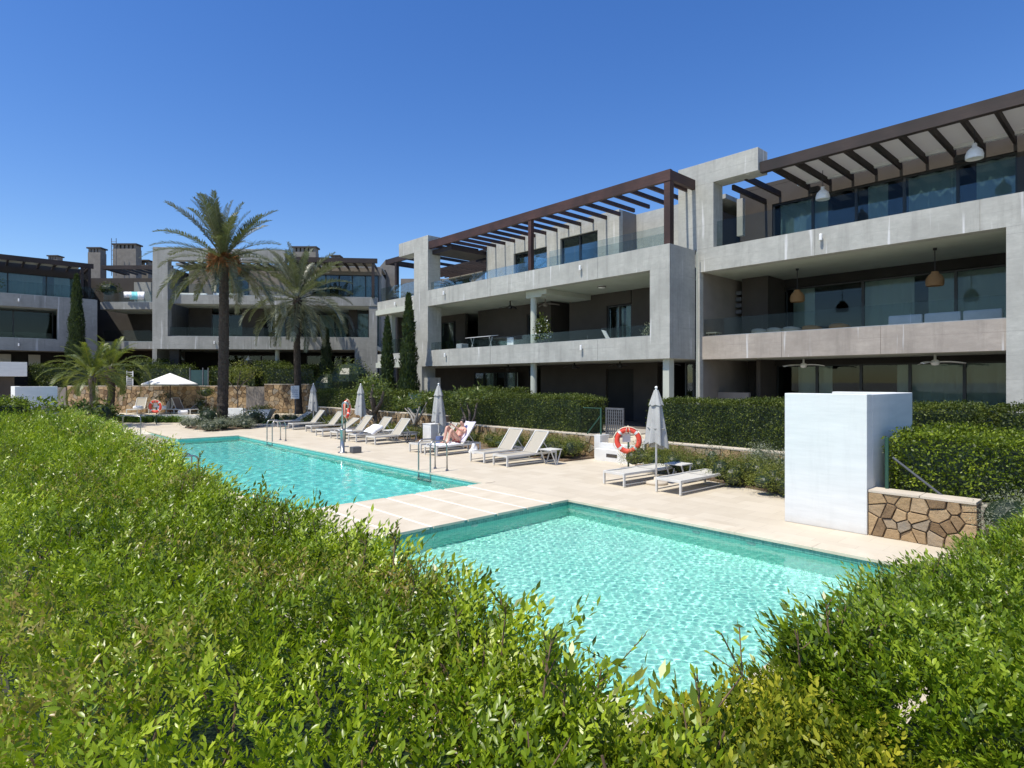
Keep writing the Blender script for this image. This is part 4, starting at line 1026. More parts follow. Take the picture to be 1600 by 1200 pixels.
# ------------------------------------------------------------------ lifebuoys
def torus(R_, r, n=40, m=12):
    b = MB()
    for i in range(n):
        a = 2 * math.pi * i / n
        for k in range(m): q = 2 * math.pi * k / m; b.v.append(((R_ + r * math.cos(q)) * math.cos(a), r * .8 * math.sin(q), (R_ + r * math.cos(q)) * math.sin(a)))
    for i in range(n):
        for k in range(m): b.f.append((i * m + k, ((i + 1) % n) * m + k, ((i + 1) % n) * m + (k + 1) % m, i * m + (k + 1) % m))
    return b
def lifebuoy(x, y, z, rz, label, plabel, post=True, px=0, py=.1, sign=True):
    """ring in the local xz plane, facing -y"""
    t = thing('lifebuoy', label, 'lifebuoy', (x, y, z), rz, 'red lifebuoys')
    torus(.30, .072).build('ring', 'buoy_red', t, smooth=True)
    for k in range(4):
        a = R(45 + 90 * k); s_ = MB()
        for i in range(5):
            b = a + R(-6 + 3 * i)
            for j in range(13): q = 2 * math.pi * j / 12; s_.v.append(((.30 + .0745 * math.cos(q)) * math.cos(b), .0612 * math.sin(q), (.30 + .0745 * math.cos(q)) * math.sin(b)))
        for i in range(4):
            for j in range(12): s_.f.append((i * 13 + j, (i + 1) * 13 + j, (i + 1) * 13 + j + 1, i * 13 + j + 1))
        s_.build('reflective_band', 'white_paint', t, smooth=True)
    pts = []
    for k in range(4):
        a0, a1 = R(45 + 90 * k), R(135 + 90 * k)
        for i in range(8):
            f = i / 8; a = a0 + (a1 - a0) * f; sag = math.sin(math.pi * f)
            rr = .378 + (.03 if k != 2 else .0) * sag; dz = -.11 * sag if k == 2 else (-.03 * sag if k in (1, 3) else -.03 * sag)
            pts.append((rr * math.cos(a), -.03 - .03 * sag, rr * math.sin(a) + dz))
    pts.append(pts[0]); MB().tube(pts, .012, 6).build('rope', 'rope', t, smooth=True)
    MB().tube([(-.05, -.05, .235), (-.04, -.085, .32), (0, -.01, .41), (.04, -.085, .32), (.06, -.05, .22)], .011, 6).build('hanging_loop', 'rope', t, smooth=True)
    if post:
        p = thing('lifebuoy_stand', plabel, 'post', (x - py * math.sin(rz) + px * math.cos(rz), y + py * math.cos(rz) + px * math.sin(rz), 0), rz, 'stands that carry the lifebuoys')
        MB().tube([(0, 0, 0), (0, 0, z + .12)], .025, 8).build('post', 'green_metal', p, smooth=True)
        if sign: MB().box(-.16, .06, -.035, -.026, z - .05, z + .2).build('sign_plate', 'white_paint', p, bev=.003); MB().obox((0, -.05, z + .3), (0, 0, z + .1), .03, .03).build('hook', 'green_metal', p)
lifebuoy(13.45, 9.95, .78, R(-58), 'large red lifebuoy with rope in front of the garden gate', 'green post with small white plate holding the nearest lifebuoy')
lifebuoy(11.26, 22.02, 1.3, R(45), 'red lifebuoy seen edge on, hanging by the steel post among the loungers', 'thin post holding the edge-on lifebuoy', px=-.12, py=.02, sign=False)
x, y, _ = fr((243 - 800) / 935 * 30.5, 34.5); x, y, _ = fr((243 - 800) / 935 * 33.5, 33.5)
lifebuoy(x, y, 1.0, VR, 'far red and white lifebuoy before the sunbathing terrace', 'post holding the far lifebuoy in the lily strip')
# ------------------------------------------------------------------ pool fittings
def ladder(x, y, sx, label, top=.85, gap=.55, reach=.5):
    """sx=+1: pool on the -x side"""
    t = thing('pool_ladder', label, 'pool ladder', (x, y, 0), 0, 'stainless steel pool ladders')
    for s_ in (-gap / 2, gap / 2):
        pts = [(sx * .28, s_, 0), (sx * .28, s_, top - .22)] + [(sx * (.28 - .2 + .2 * math.cos(R(a))), s_, top - .22 + .2 * math.sin(R(a))) for a in range(15, 90, 15)]
        pts += [(-sx * .08 , s_, top - .02)] + [(-sx * (.12 + .14 * math.sin(R(a))), s_, top - .16 + .14 * math.cos(R(a))) for a in range(15, 91, 15)] + [(-sx * .26, s_, 0), (-sx * .27, s_, -.95)]
        MB().tube(pts, .021, 10).build('rail', 'steel', t, smooth=True)
        MB().lathe([(.0, .022), (.045, .018), (.05, .002)], 12, (sx * .28, s_, .012)).build('flange', 'steel', t, smooth=True)
    for k in range(3): MB().box(-sx * .32, -sx * .22, -gap / 2, gap / 2, -.3 - .27 * k, -.275 - .27 * k).build('step', 'steel', t)
    return t
ladder(9.3, 13.3, 1, 'pool ladder in front of the sunbather, nearest ladder on the lounger side')
ladder(9.3, 24.2, 1, 'pool ladder at the far corner of the big pool on the lounger side')
ladder(4.25, 17.3, -1, 'low pool ladder rising beside the long foreground hedge', top=.5, gap=.6)
ladder(4.4, 28.4, -1, 'bent handrails at the left side of the beach entry behind the hedge', top=.7, gap=.5)
t = thing('handrail', 'straight handrail standing in the shallow beach entry', 'handrail', (5.1, 30.5, 0), 0)
for dx in (0, .0):
    pass
MB().tube([(0, 0, -.2), (0, 0, .85), (.05, -.05, .93), (.5, -.75, .9), (.52, -.8, .8), (.52, -.8, -.2)], .02, 8).build('rail', 'steel', t, smooth=True)
MB().tube([(0, 0, .45), (.52, -.8, .42)], .016, 8).build('mid_rail', 'steel', t, smooth=True)
t = thing('pool_lift', 'steel post with hooked top and thick foot standing on the pool edge', 'pool lift', (9.36, 18.6, .012))
MB().lathe([(0, 0), (.15, 0), (.15, .03), (.075, .04), (.075, .72), (.095, .74), (.095, .8), (.0, .8)], 18).build('base_tube', 'steel', t, smooth=True)
MB().tube([(0, 0, .78), (0, 0, 1.6)] + [(.07 - .07 * math.cos(R(a)), -.07 + .07 * math.cos(R(a)), 1.6 + .09 * math.sin(R(a))) for a in range(20, 181, 20)] + [(.14, -.14, 1.5)], .03, 10).build('hook_pole', 'steel', t, smooth=True)
MB().tube([(-.2, -.05, .2), (-.16, 0, .2), (.16, 0, .2), (.2, -.05, .2)], .018, 8).build('cross_handle', 'steel', t, smooth=True)
o = MB().box(0, .32, -.12, .12, 0, .2).build('control_box', 'grey_metal', loc=(9.55, 18.35, .012), bev=.015); tag(o, 'small grey box on the paving at the foot of the steel post', 'box')
t = thing('cabinet', 'plain pale grey cabinet among the shrubs between lounger and sunbather', 'cabinet', (13.35, 19.2, 0))
MB().box(0, .65, 0, .55, 0, .72).build('body', 'white_block', t, bev=.006); MB().box(-.012, .662, -.012, .562, .722, .745).build('lid', 'lamp_white', t, bev=.004); MB().box(-.008, -.001, .06, .49, .06, .66).build('door', 'white_paint', t)
# pool rules sign
x, y, _ = fr((461 - 800) / 935 * 35.5, 35.5)
t = thing('pool_sign', 'white sign with blue lines of text before the tall stone wall', 'sign', (x, y, .02), VR)
MB().tube([(0, .03, 0), (0, .03, 2.0)], .022, 8).build('post', 'grey_metal', t)
MB().box(-.25, .25, -.01, .01, 1.35, 2.13).build('board', 'white_paint', t, bev=.003)
def text(parent, s, x, z, size, y=-.0135, mat='print_blue', name='lettering'):
    c = bpy.data.curves.new(name, 'FONT'); c.body = s; c.size = size; c.align_x = 'CENTER'; c.extrude = .001; c.materials.append(MAT[mat])
    dg = bpy.data.objects.new('tmp', c); COL.objects.link(dg); bpy.context.view_layer.update()
    me = bpy.data.meshes.new_from_object(dg.evaluated_get(bpy.context.evaluated_depsgraph_get())); bpy.data.objects.remove(dg)
    me.materials.clear(); me.materials.append(MAT[mat])
    o = link(name, me, parent, (x, y, z)); o.rotation_euler = (R(90), 0, 0); return o
text(t, 'PISCINA', 0, 1.83, .1); text(t, 'NORMAS', 0, 1.71, .1); text(t, 'DE USO', 0, 1.59, .1); text(t, 'POOL RULES', 0, 1.47, .065)
MB().lathe([(.055, 0), (.04, 0)], 20).build('emblem', 'print_blue', t, loc=(-.08, -.0135, 2.02)).rotation_euler = (R(90), 0, 0)
# white tapered planter
x, y, _ = fr((408 - 800) / 935 * 34.6, 34.6)
t = thing('planter', 'white tapered planter box filled with low green plants', 'planter', (x, y, .002), VR)
m = MB(); b0, b1, h = .3, .62, .78
m.v = [(-b0, -.3, 0), (b0, -.3, 0), (b0, .3, 0), (-b0, .3, 0), (-b1, -.42, h), (b1 + .1, -.42, h + .02), (b1 + .1, .42, h + .02), (-b1, .42, h)]
m.f = [(0, 1, 5, 4), (1, 2, 6, 5), (2, 3, 7, 6), (3, 0, 4, 7), (0, 3, 2, 1)]; m.build('box', 'white_paint', t)
MB().box(-b1 + .06, b1 + .02, -.36, .36, h - .08, h - .05).build('soil', 'soil', t)
tag(foliage_obj('plants', [shell(lump_pts([(-.2, 0, h, .35, .35, .2), (.3, 0, h + .03, .35, .3, .2)], 900), .09, jit=.04, wr=.35)], 'leaf_shrub', t), kind='stuff')
x, y, _ = fr((380 - 800) / 935 * 35.7, 35.7)
o = MB().box(-1.3, .0, 0, .35, 0, .8).build('low_wall', 'white_block', loc=(x, y, .002), rz=VR, bev=.01); tag(o, 'low whitewashed wall right of the large palm, before the stone wall', 'wall')
# ------------------------------------------------------------------ towels
def towel(label, x, y, z, rz, w, l, mat, pitch=0, seed=1, drop=.25, cat='towel'):
    m = MB(); n, k = 14, 12; r_ = random.Random(seed); ph = r_.uniform(0, 6)
    for i in range(n + 1):
        for j in range(k + 1):
            u = l * i / n; v = -w / 2 - drop + (w + 2 * drop) * j / k; over = max(0, abs(v) - w / 2)
            yy = max(-w / 2 - .02, min(w / 2 + .02, v)); zz = .03 - over + .012 * math.sin(u * 9 + ph) * math.cos(v * 8) + .01 * math.sin(u * 21 + v * 9)
            m.v.append((u * math.cos(pitch) - zz * math.sin(pitch), yy, u * math.sin(pitch) + zz * math.cos(pitch)))
    for i in range(n):
        for j in range(k): a = i * (k + 1) + j; m.f.append((a, a + 1, a + k + 2, a + k + 1))
    o = m.build('towel', mat, smooth=True, loc=(x, y, z)); o.rotation_euler = (0, 0, R(rz)); o.modifiers.new('thickness', 'SOLIDIFY').thickness = .012
    return tag(o, label, cat)
towel('white towel spread over the lounger beside the steel post', 12.0, 21.76, .33, 1, .66, .6, 'towel', R(28), 3, .16)
towel('folded white towel on the seat of the nearest lounger of the four', 11.55, 23.36, .33, 0, .6, .5, 'towel', 0, 4, .1)
towel('pale lilac towel hanging over the raised back of the occupied lounger', 12.3, 16.07, .37, 4, .56, .84, 'towel_lilac', R(50), 5, .03)
towel('white towel covering the seat of the occupied lounger', 11.2, 16.01, .325, 4, .62, .95, 'towel', 0, 6, .06)
m = MB()
for i in range(9):
    for k in range(12):
        a = 2 * math.pi * k / 12; f = i / 8; rr = (.05 + .14 * f) * (1 + .25 * math.sin(3 * a + i)); m.v.append((rr * math.cos(a), rr * .7 * math.sin(a), .32 * (1 - f)))
for i in range(8):
    for k in range(12): m.f.append((i * 12 + k, i * 12 + (k + 1) % 12, (i + 1) * 12 + (k + 1) % 12, (i + 1) * 12 + k))
tag(m.build('towel', 'towel', smooth=True, loc=(12.6, 15.62, .01)), 'crumpled white towel dropped on the paving beside the sunbather', 'towel')
for i, (px, d, lab) in enumerate(((216, 36.9, 'rolled white towel on the leftmost far terrace lounger'), (252, 36.9, 'rolled white towel left behind the far lifebuoy'), (286, 36.8, 'pale cushion lying on the terrace edge beneath the parasol'))):
    x, y, _ = fr((px - 800) / 935 * d, d)
    o = MB().lathe([(0, -.28), (.1, -.27), (.13, -.2), (.12, 0), (.13, .2), (.1, .27), (0, .28)], 12).build('towel', 'towel', smooth=True, loc=(x, y, .78 if i < 2 else .5)); o.rotation_euler = (0, R(90), VR + .3 * i); tag(o, lab, 'towel' if i < 2 else 'cushion')
# bag by the lounger
t = thing('bag', 'dark blue beach bag on the lounger seat beside the sunbather', 'bag', (11.7, 16.3, .34), R(20))
MB().box(-.14, .14, -.09, .09, 0, .24).build('body', 'print_blue', t, bev=.03); MB().tube([(-.08, 0, .23), (-.07, 0, .36), (.07, 0, .36), (.08, 0, .23)], .01, 6).build('handle', 'black', t)
# ------------------------------------------------------------------ person on the lounger
def skin_mesh(name, verts, edges, rad, mat, parent, sub=2, root=0):
    me = bpy.data.meshes.new(name); me.from_pydata(verts, edges, []); me.materials.append(MAT[mat])
    o = link(name, me, parent); o.modifiers.new('skin', 'SKIN').use_smooth_shade = True
    for i, v in enumerate(me.skin_vertices[0].data): r_ = rad[i]; v.radius = r_ if isinstance(r_, tuple) else (r_, r_); v.use_root = (i == root)
    ss = o.modifiers.new('sub', 'SUBSURF'); ss.levels = sub; ss.render_levels = sub
    return o
pr = thing('person', 'person with dark hair in red swimwear reclining with knees drawn up on a lounger', 'person', (11.2, 16.04, .055), R(4)); pr.scale = (.93, .93, .93)
V = [(1.2, 0, .41), (1.27, 0, .55), (1.36, 0, .68), (1.43, 0, .79), (1.44, 0, .87), (1.42, 0, .94), (1.40, 0, 1.02), (1.41, 0, 1.10)]   # pelvis..head
E2 = [(i, i + 1) for i in range(7)]; Rr = [(.13, .16), (.115, .14), (.12, .15), (.10, .14), .05, .07, .092, .07]
def chain(start, pts, rs):
    a = start
    for p, r_ in zip(pts, rs): V.append(p); Rr.append(r_); E2.append((a, len(V) - 1)); a = len(V) - 1
    return a
for s_ in (-1, 1):
    k = chain(0, [(1.14, s_ * .1, .42), (.93, s_ * .12, .66 + .03 * s_), (.78, s_ * .12, .86 + .05 * s_), (.72, s_ * .12, .66), (.64, s_ * .12, .42), (.56, s_ * .12, .345), (.44, s_ * .12, .33)], [.095, .08, .062, .058, .042, .038, .026])
    k = chain(3, [(1.42, s_ * .17, .78), (1.30, s_ * .23, .62 + .06 * (s_ < 0)), (1.20, s_ * .22, .56 + .16 * (s_ < 0)), (1.02, s_ * .15, .74 + .1 * (s_ < 0)), (.9, s_ * .09, .86 + .08 * (s_ < 0)), (.85, s_ * .08, .90 + .08 * (s_ < 0))], [.055, .045, .038, .033, .024, .026])
    hx, hy, hz = V[k]
    for q in range(4): chain(k, [(hx - .045, hy + (q - 1.5) * .02, hz + .02), (hx - .075 + .008 * abs(q - 1), hy + (q - 1.5) * .022 - s_ * .01, hz + .005)], [.0095, .008])
    chain(k, [(hx - .02, hy - s_ * .035, hz + .02), (hx - .045, hy - s_ * .045, hz + .025)], [.0105, .009])
body = skin_mesh('body', V, E2, Rr, 'skin', pr)
# face: nose, ears, eyes
MB().lathe([(0, .02), (.008, .012), (.013, -.012), (0, -.016)], 8, (1.308, 0, 1.01)).build('nose', 'skin', pr, smooth=True)
for s_ in (-1, 1):
    MB().lathe([(0, .01), (.009, .005), (.01, -.003), (0, -.01)], 10, (1.318, s_ * .03, 1.035)).build('eye', 'black', pr, smooth=True)
    MB().lathe([(0, .025), (.012, .015), (.012, -.015), (0, -.028)], 8, (1.41, s_ * .088, 1.01)).build('ear', 'skin', pr, smooth=True)
MB().box(1.312, 1.32, -.02, .02, .972, .98).build('mouth', 'swimwear', pr)
hair = MB()
for i in range(9):
    for k in range(16):
        th = math.pi * .62 * i / 8; a = 2 * math.pi * k / 16; r_ = .108 + .006 * math.sin(5 * a + i)
        hair.v.append((1.425 + r_ * math.sin(th) * math.cos(a) * (.78 if math.cos(a) < 0 else 1), r_ * .92 * math.sin(th) * math.sin(a), 1.045 + r_ * 1.1 * math.cos(th)))
for i in range(8):
    for k in range(16): hair.f.append((i * 16 + k, i * 16 + (k + 1) % 16, (i + 1) * 16 + (k + 1) % 16, (i + 1) * 16 + k))
hair.build('hair', 'hair', pr, smooth=True); MB().lathe([(0, .06), (.035, .045), (.045, 0), (.03, -.04), (0, -.05)], 12, (1.45, 0, 1.18)).build('hair_bun', 'hair', pr, smooth=True)
skin_mesh('bikini_top', [(1.345, -.12, .73), (1.325, -.07, .73), (1.315, 0, .715), (1.325, .07, .73), (1.345, .12, .73)], [(i, i + 1) for i in range(4)], [.06, .088, .06, .088, .06], 'swimwear', pr, 2, 2)
skin_mesh('bikini_bottom', [(1.21, -.09, .42), (1.19, 0, .41), (1.21, .09, .42)], [(0, 1), (1, 2)], [(.135, .135), (.15, .15), (.135, .135)], 'swimwear', pr, 2, 1)
o = MB().box(-.005, .005, -.04, .04, -.075, .075).build('phone', 'black', loc=(11.98, 16.08, 1.0), bev=.004); o.rotation_euler = (0, R(20), R(4)); tag(o, 'dark phone held up by the sunbather', 'phone')

# ------------------------------------------------------------------ gates, fences, small walls
def chainlink(parent, w, h, cell=.07, name='wire_mesh'):
    m = MB(); r_ = .0013
    n = int((w + h) / cell)
    for i in range(n + 1):
        c = i * cell
        x0, z0 = (c, 0) if c <= w else (w, c - w); x1, z1 = (0, c) if c <= h else (c - h, h)
        if abs(x0 - x1) > .01: m.obox((x0, 0, z0), (x1, 0, z1), r_ * 2, r_ * 2); m.obox((w - x0, .003, z0), (w - x1, .003, z1), r_ * 2, r_ * 2)
    return tag(m.build(name, 'mesh_wire', parent), kind='stuff')
t = thing('wire_fence', 'green wire fence with diagonal brace left of the garden gate', 'fence', (14.66, 12.9, .7), R(-90))
MB().tube([(1.02, 0, 0), (1.02, 0, .88)], .028, 8).build('post', 'green_metal', t); MB().tube([(.45, .01, .02), (1.0, 0, .62)], .02, 8).build('brace', 'green_metal', t)
MB().tube([(.3, 0, .86), (1.02, 0, .86)], .012, 8).build('top_rail', 'green_metal', t); chainlink(t, 1.0, .85)
t = thing('wire_fence', 'green wire fence with grey brace at the corner of the sunny box hedge', 'fence', (10.74, 3.02, .66), R(-90))
MB().tube([(.06, 0, 0), (.06, 0, .86)], .028, 8).build('post', 'green_metal', t); MB().tube([(.14, .0, .55), (.85, .02, -.02)], .018, 8).build('brace', 'grey_metal', t)
t = thing('wire_fence', 'teal wire fence panel with slanted brace behind the frangipani trees', 'fence', (14.75, 22.9, .95), R(-90))
for x in (0, .9): MB().tube([(x, 0, 0), (x, 0, .95)], .03, 8).build('post', 'green_metal', t)
MB().tube([(.08, -.02, .85), (.75, -.02, .05)], .025, 8).build('brace', 'grey_metal', t); MB().box(.03, .87, -.004, .004, .05, .9).build('screen', 'teal_screen', t)
t = thing('garden_gate', 'grey metal lattice gate between the two stone walls', 'gate', (15.25, 12.15, .64), R(-90))
MB().box(0, .05, -.025, .025, 0, .92).build('post', 'grey_metal', t, bev=.004); MB().box(.66, .71, -.025, .025, 0, .92).build('post', 'grey_metal', t, bev=.004)
MB().box(.052, .658, -.02, .02, .86, .92).build('top_bar', 'grey_metal', t); MB().box(.052, .658, -.02, .02, .06, .11).build('bottom_bar', 'grey_metal', t)
for k in range(7): MB().box(.09 + .08 * k, .13 + .08 * k, -.008, .008, .111, .859).build('lattice_bar', 'grey_metal', t)
for k in range(7): MB().box(.052, .658, .0085, .014, .17 + .1 * k, .2 + .1 * k).build('lattice_bar', 'grey_metal', t)
MB().box(.6, .65, -.07, -.021, .5, .53).build('handle', 'black', t)
o = MB().box(14.5, 14.95, 11.78, 12.02, .0, .74).build('gate_pillar', 'white_paint', bev=.008); tag(o, 'short white pillar at the end of the stone wall, left of the gate', 'pillar')
o = MB().box(14.35, 14.9, 10.05, 10.3, .0, .72).build('gate_pillar', 'white_paint', bev=.008); tag(o, 'white pillar to the right of the lifebuoy, ending the other stone wall', 'pillar')
t = thing('entrance_wall', 'low stepped white wall below the garden gate, behind the lifebuoy', 'wall', (14.2, 10.35, 0))
MB().box(0, .2, 0, 1.4, 0, .36).build('lower_step', 'white_paint', t, bev=.006); MB().box(.22, .4, 0, 1.4, 0, .52).build('upper_step', 'white_paint', t, bev=.006)
MB().box(-.008, -.001, .55, .95, .14, .24).build('vent', 'taupe', t)
# spot lamp on the wall
t = thing('garden_spotlight', 'small dark spotlight with white visor on the stone wall left of the gate', 'spotlight', (14.5, 14.6, .3), 0)
MB().box(-.06, .06, -.06, .06, 0, .22).build('body', 'black', t, bev=.01); MB().obox((-.12, 0, .24), (.06, 0, .3), .16, .02).build('visor', 'lamp_white', t)
# far teal screen, posts and gate behind the terrace wall
x, y, _ = fr((297 - 800) / 935 * 39.4, 39.4)
t = thing('screen_fence', 'dark teal screened fence above the far stone wall', 'fence', (x, y, 2.0), VR)
MB().box(0, 1.2, 0, .02, .05, 1.15).build('screen', 'teal_screen', t)
for k in (0, .85, 1.2): MB().box(k - .03, k + .03, -.03, .03, 0, 1.3).build('post', 'grey_metal', t)
x, y, _ = fr((198 - 800) / 935 * 39.5, 39.5)
t = thing('garden_gate', 'pale small lattice gate far behind the long stone wall', 'gate', (x, y, 2.0), VR)
MB().box(0, .04, -.02, .02, 0, 1.1).box(.4, .44, -.02, .02, 0, 1.1).build('frame', 'lamp_white', t)
for k in range(8): MB().box(.042, .398, -.01, .01, .08 + .13 * k, .12 + .13 * k).build('slat', 'lamp_white', t)

# ------------------------------------------------------------------ lamps, fans and furniture on the balconies
def globe_lamp(x, y, z, label):
    t = thing('pendant_lamp', label, 'lamp', (x, y, z), 0, 'white dome lamps under the pergola')
    MB().lathe([(.21, 0), (.215, .1), (.18, .22), (.1, .3), (.06, .33), (.06, .42), (0, .42)], 20).build('shade', 'lamp_white', t, smooth=True); MB().tube([(0, 0, .41), (0, 0, 9.36 - z)], .01, 6).build('cord', 'black', t)
    MB().lathe([(0, .32), (.05, .31), (.07, .26), (.05, .2), (0, .18)], 10).build('bulb', 'grey_metal', t, smooth=True)
globe_lamp(20.9, 7.62, 8.4, 'white dome lamp hanging under the pergola, left of the pair')
globe_lamp(20.6, 3.55, 8.55, 'white dome lamp hanging under the pergola at the far right')
def basket_lamp(x, y, z, label):
    t = thing('pendant_lamp', label, 'lamp', (x, y, z), 0, 'woven basket lamps on the first floor balcony')
    m = MB()
    prof = [(.21, 0), (.23, .08), (.22, .2), (.17, .3), (.1, .36), (.09, .42)]
    m.lathe(prof, 20).build('shade', 'wicker', t, smooth=True)
    for k in range(1, 9): zz = .045 * k; rr = np.interp(zz, [p[1] for p in prof], [p[0] for p in prof]) + .006; MB().tube([(rr * math.cos(R(a)), rr * math.sin(R(a)), zz) for a in range(0, 361, 24)], .008, 5).build('hoop', 'wicker', t)
    MB().tube([(0, 0, .41), (0, 0, 6.29 - z)], .014, 6).build('cord', 'black', t); MB().lathe([(.05, 0), (.05, .06), (0, .06)], 12, (0, 0, 6.25 - z)).build('ceiling_rose', 'black', t)
basket_lamp(21.3, 8.6, 5.15, 'woven basket pendant lamp over the dining chairs on the first floor balcony')
basket_lamp(21.0, 4.55, 5.2, 'woven basket pendant lamp near the right end of the first floor balcony')
def fan(x, y, z, label, rz=0, s=1., mat='lamp_white', drop=.2):
    t = thing('ceiling_fan', label, 'ceiling fan', (x, y, z), rz, 'ceiling fans under the balconies')
    MB().lathe([(0, -.12), (.08, -.11), (.11, -.05), (.1, .02), (.03, .06), (.03, drop), (0, drop)], 16).build('motor', mat, t, smooth=True)
    for k in range(3):
        a = R(120 * k + 12); u = Vector((math.cos(a), math.sin(a), 0)); w = Vector((-math.sin(a), math.cos(a), 0)); m = MB()
        for i in range(6):
            f = i / 5; p = u * (.1 + f * .62 * s) + Vector((0, 0, -.01 + .03 * f - .08 * f * f)); ww = .045 + .03 * math.sin(math.pi * f)
            m.v += [tuple(p - w * ww + Vector((0, 0, .015))), tuple(p + w * ww - Vector((0, 0, .015)))]
        for i in range(5): m.f.append((2 * i, 2 * i + 1, 2 * i + 3, 2 * i + 2))
        o = m.build('blade', mat, t, smooth=True); o.modifiers.new('thickness', 'SOLIDIFY').thickness = .01
fan(21.2, 8.35, 2.98, 'pale ceiling fan on the ground floor of the right block, left of two', R(10))
fan(20.8, 4.5, 2.98, 'pale ceiling fan on the ground floor of the right block, nearest the right pier', R(35))
for i, (y, z, l) in enumerate(((17.0, 3.05, 'dark ceiling fan above the ground floor door of the middle block'), (14.6, 3.05, 'dark ceiling fan above the dark ground floor recess'), (21.2, 3.05, 'dark ceiling fan near the round ground floor column'),
                               (12.4, 3.05, 'dark ceiling fan behind the corner column'))):
    fan(19.2, y, z, l, R(20 * i), .6, 'black', .14)
for i, (y, l) in enumerate(((15.6, 'round flush ceiling lamp on the first floor soffit of the middle block'), (13.0, 'round flush ceiling lamp near the right pier of the middle block'))):
    t = thing('ceiling_lamp', l, 'lamp', (19.3, y, 6.22), 0, 'flush ceiling lamps'); MB().lathe([(0, 0), (.12, .0), (.15, .03), (.15, .09)], 20).build('diffuser', 'lamp_white', t, smooth=True); MB().tube([(.155 * math.cos(R(a)), .155 * math.sin(R(a)), .05) for a in range(0, 361, 20)], .02, 6).build('ring', 'taupe', t)
fan(19.6, 21.5, 6.05, 'dark ceiling fan above the drying rack on the middle balcony', 0, .7, 'black', .27); fan(19.9, 19.4, 6.0, 'ceiling fan behind the round balcony column with one sunlit blade', R(60), .9, 'taupe_light', .3)
def chair(x, y, z, rz, label, mat='cushion', group='tub chairs on the first floor balcony', fr_='wicker'):
    t = thing('tub_chair', label, 'chair', (x, y, z), R(rz), group); m = MB()
    for i in range(5):
        for k in range(15): a = R(-130 + 260 * k / 14); f = i / 4; m.v.append(((.27 + .05 * f) * math.cos(a), (.27 + .05 * f) * math.sin(a), .4 + .36 * f * (.75 + .25 * math.cos(a))))
    for i in range(4):
        for k in range(14): m.f.append((i * 15 + k, i * 15 + k + 1, (i + 1) * 15 + k + 1, (i + 1) * 15 + k))
    o = m.build('backrest', fr_, t, smooth=True); o.modifiers.new('thickness', 'SOLIDIFY').thickness = .03
    MB().lathe([(0, .34), (.25, .34), (.28, .38), (.26, .45), (0, .46)], 16).build('seat', mat, t, smooth=True)
    for k in range(4): a = R(45 + 90 * k); MB().tube([(.2 * math.cos(a), .2 * math.sin(a), .35), (.26 * math.cos(a), .26 * math.sin(a), 0)], .018, 6).build('leg', 'black', t)
for i, (yy, l) in enumerate(((9.7, 'tub chair at the left end of the balcony dining table'), (9.15, 'tub chair second from the left at the balcony dining table'), (8.6, 'tub chair beneath the left basket lamp'), (7.95, 'woven chair right of the left basket lamp'), (7.1, 'woven chair at the right of the dark balcony table'))):
    chair(20.9, yy, 3.5, 180, l, 'cushion', fr_='wicker' if i > 2 else 'sling')
t = thing('dining_table', 'dark dining table behind the tub chairs on the first floor balcony', 'table', (21.7, 8.3, 3.5)); MB().box(-.45, .45, -1.1, 1.1, .72, .76).build('table_top', 'black', t)
for sx in (-.4, .4):
    for sy in (-1, 1): MB().box(sx - .03, sx + .03, sy - .03, sy + .03, 0, .719).build('leg', 'black', t)
t = thing('sofa', 'outdoor sofa with grey cushions at the right end of the first floor balcony', 'sofa', (21.0, 4.3, 3.5))
MB().box(-.4, .4, -1.4, 1.4, .12, .4).build('base', 'taupe_light', t, bev=.02)
for k in range(3): MB().box(-.36, -.2, -1.35 + .92 * k, -.48 + .92 * k, .41, .88).build('back_cushion', 'cushion', t, bev=.05)
for k in range(3): MB().box(-.19, .38, -1.35 + .92 * k, -.48 + .92 * k, .41, .54).build('seat_cushion', 'cushion', t, bev=.05)
t = thing('drying_rack', 'folding drying rack with poles on the middle block first floor balcony', 'drying rack', (18.7, 22.6, 3.5))
for s_ in (-.7, .7): MB().tube([(-.25, s_, 0), (.1, s_, 1.05)], .015, 6).build('leg', 'lamp_white', t); MB().tube([(.25, s_, 0), (-.1, s_, 1.05)], .015, 6).build('leg', 'lamp_white', t)
for k in range(5): MB().tube([(-.3 + .15 * k, -.9, 1.05 + .02 * k), (-.3 + .15 * k, .9, 1.05 + .02 * k)], .009, 6).build('bar', 'lamp_white', t)
for i, (y, l) in enumerate(((21.3, 'white low stool beside the drying rack'), (20.6, 'white chair between the drying rack and the round column'), (24.0, 'grey storage box at the left end of the middle balcony'))):
    t = thing('balcony_chair' if i < 2 else 'storage_box', l, 'chair' if i == 1 else ('stool' if i == 0 else 'box'), (18.6, y, 3.5)); MB().box(-.22, .22, -.22, .22, .3 if i < 2 else 0, .55 if i < 2 else .8).build('body', 'lamp_white' if i < 2 else 'cushion', t, bev=.02)
    if i < 2:
        for sx in (-.19, .19):
            for sy in (-.19, .19): MB().box(sx - .02, sx + .02, sy - .02, sy + .02, 0, .299).build('leg', 'lamp_white', t)
    if i == 1: MB().box(.17, .21, -.22, .22, .551, .95).build('backrest', 'lamp_white', t, bev=.015)
t = thing('deck_chair', 'slatted white deck chair near the right end of the middle balcony', 'deck chair', (18.7, 14.4, 3.5), R(110))
for k in range(6): MB().obox((-.3 + .01 * k, -.25 + .1 * k, .35 + .0 * k), (.2, -.25 + .1 * k, .33), .04, .015).build('seat_slat', 'lamp_white', t); MB().obox((.2, -.25 + .1 * k, .33), (.5, -.25 + .1 * k, .9), .04, .015).build('back_slat', 'lamp_white', t)
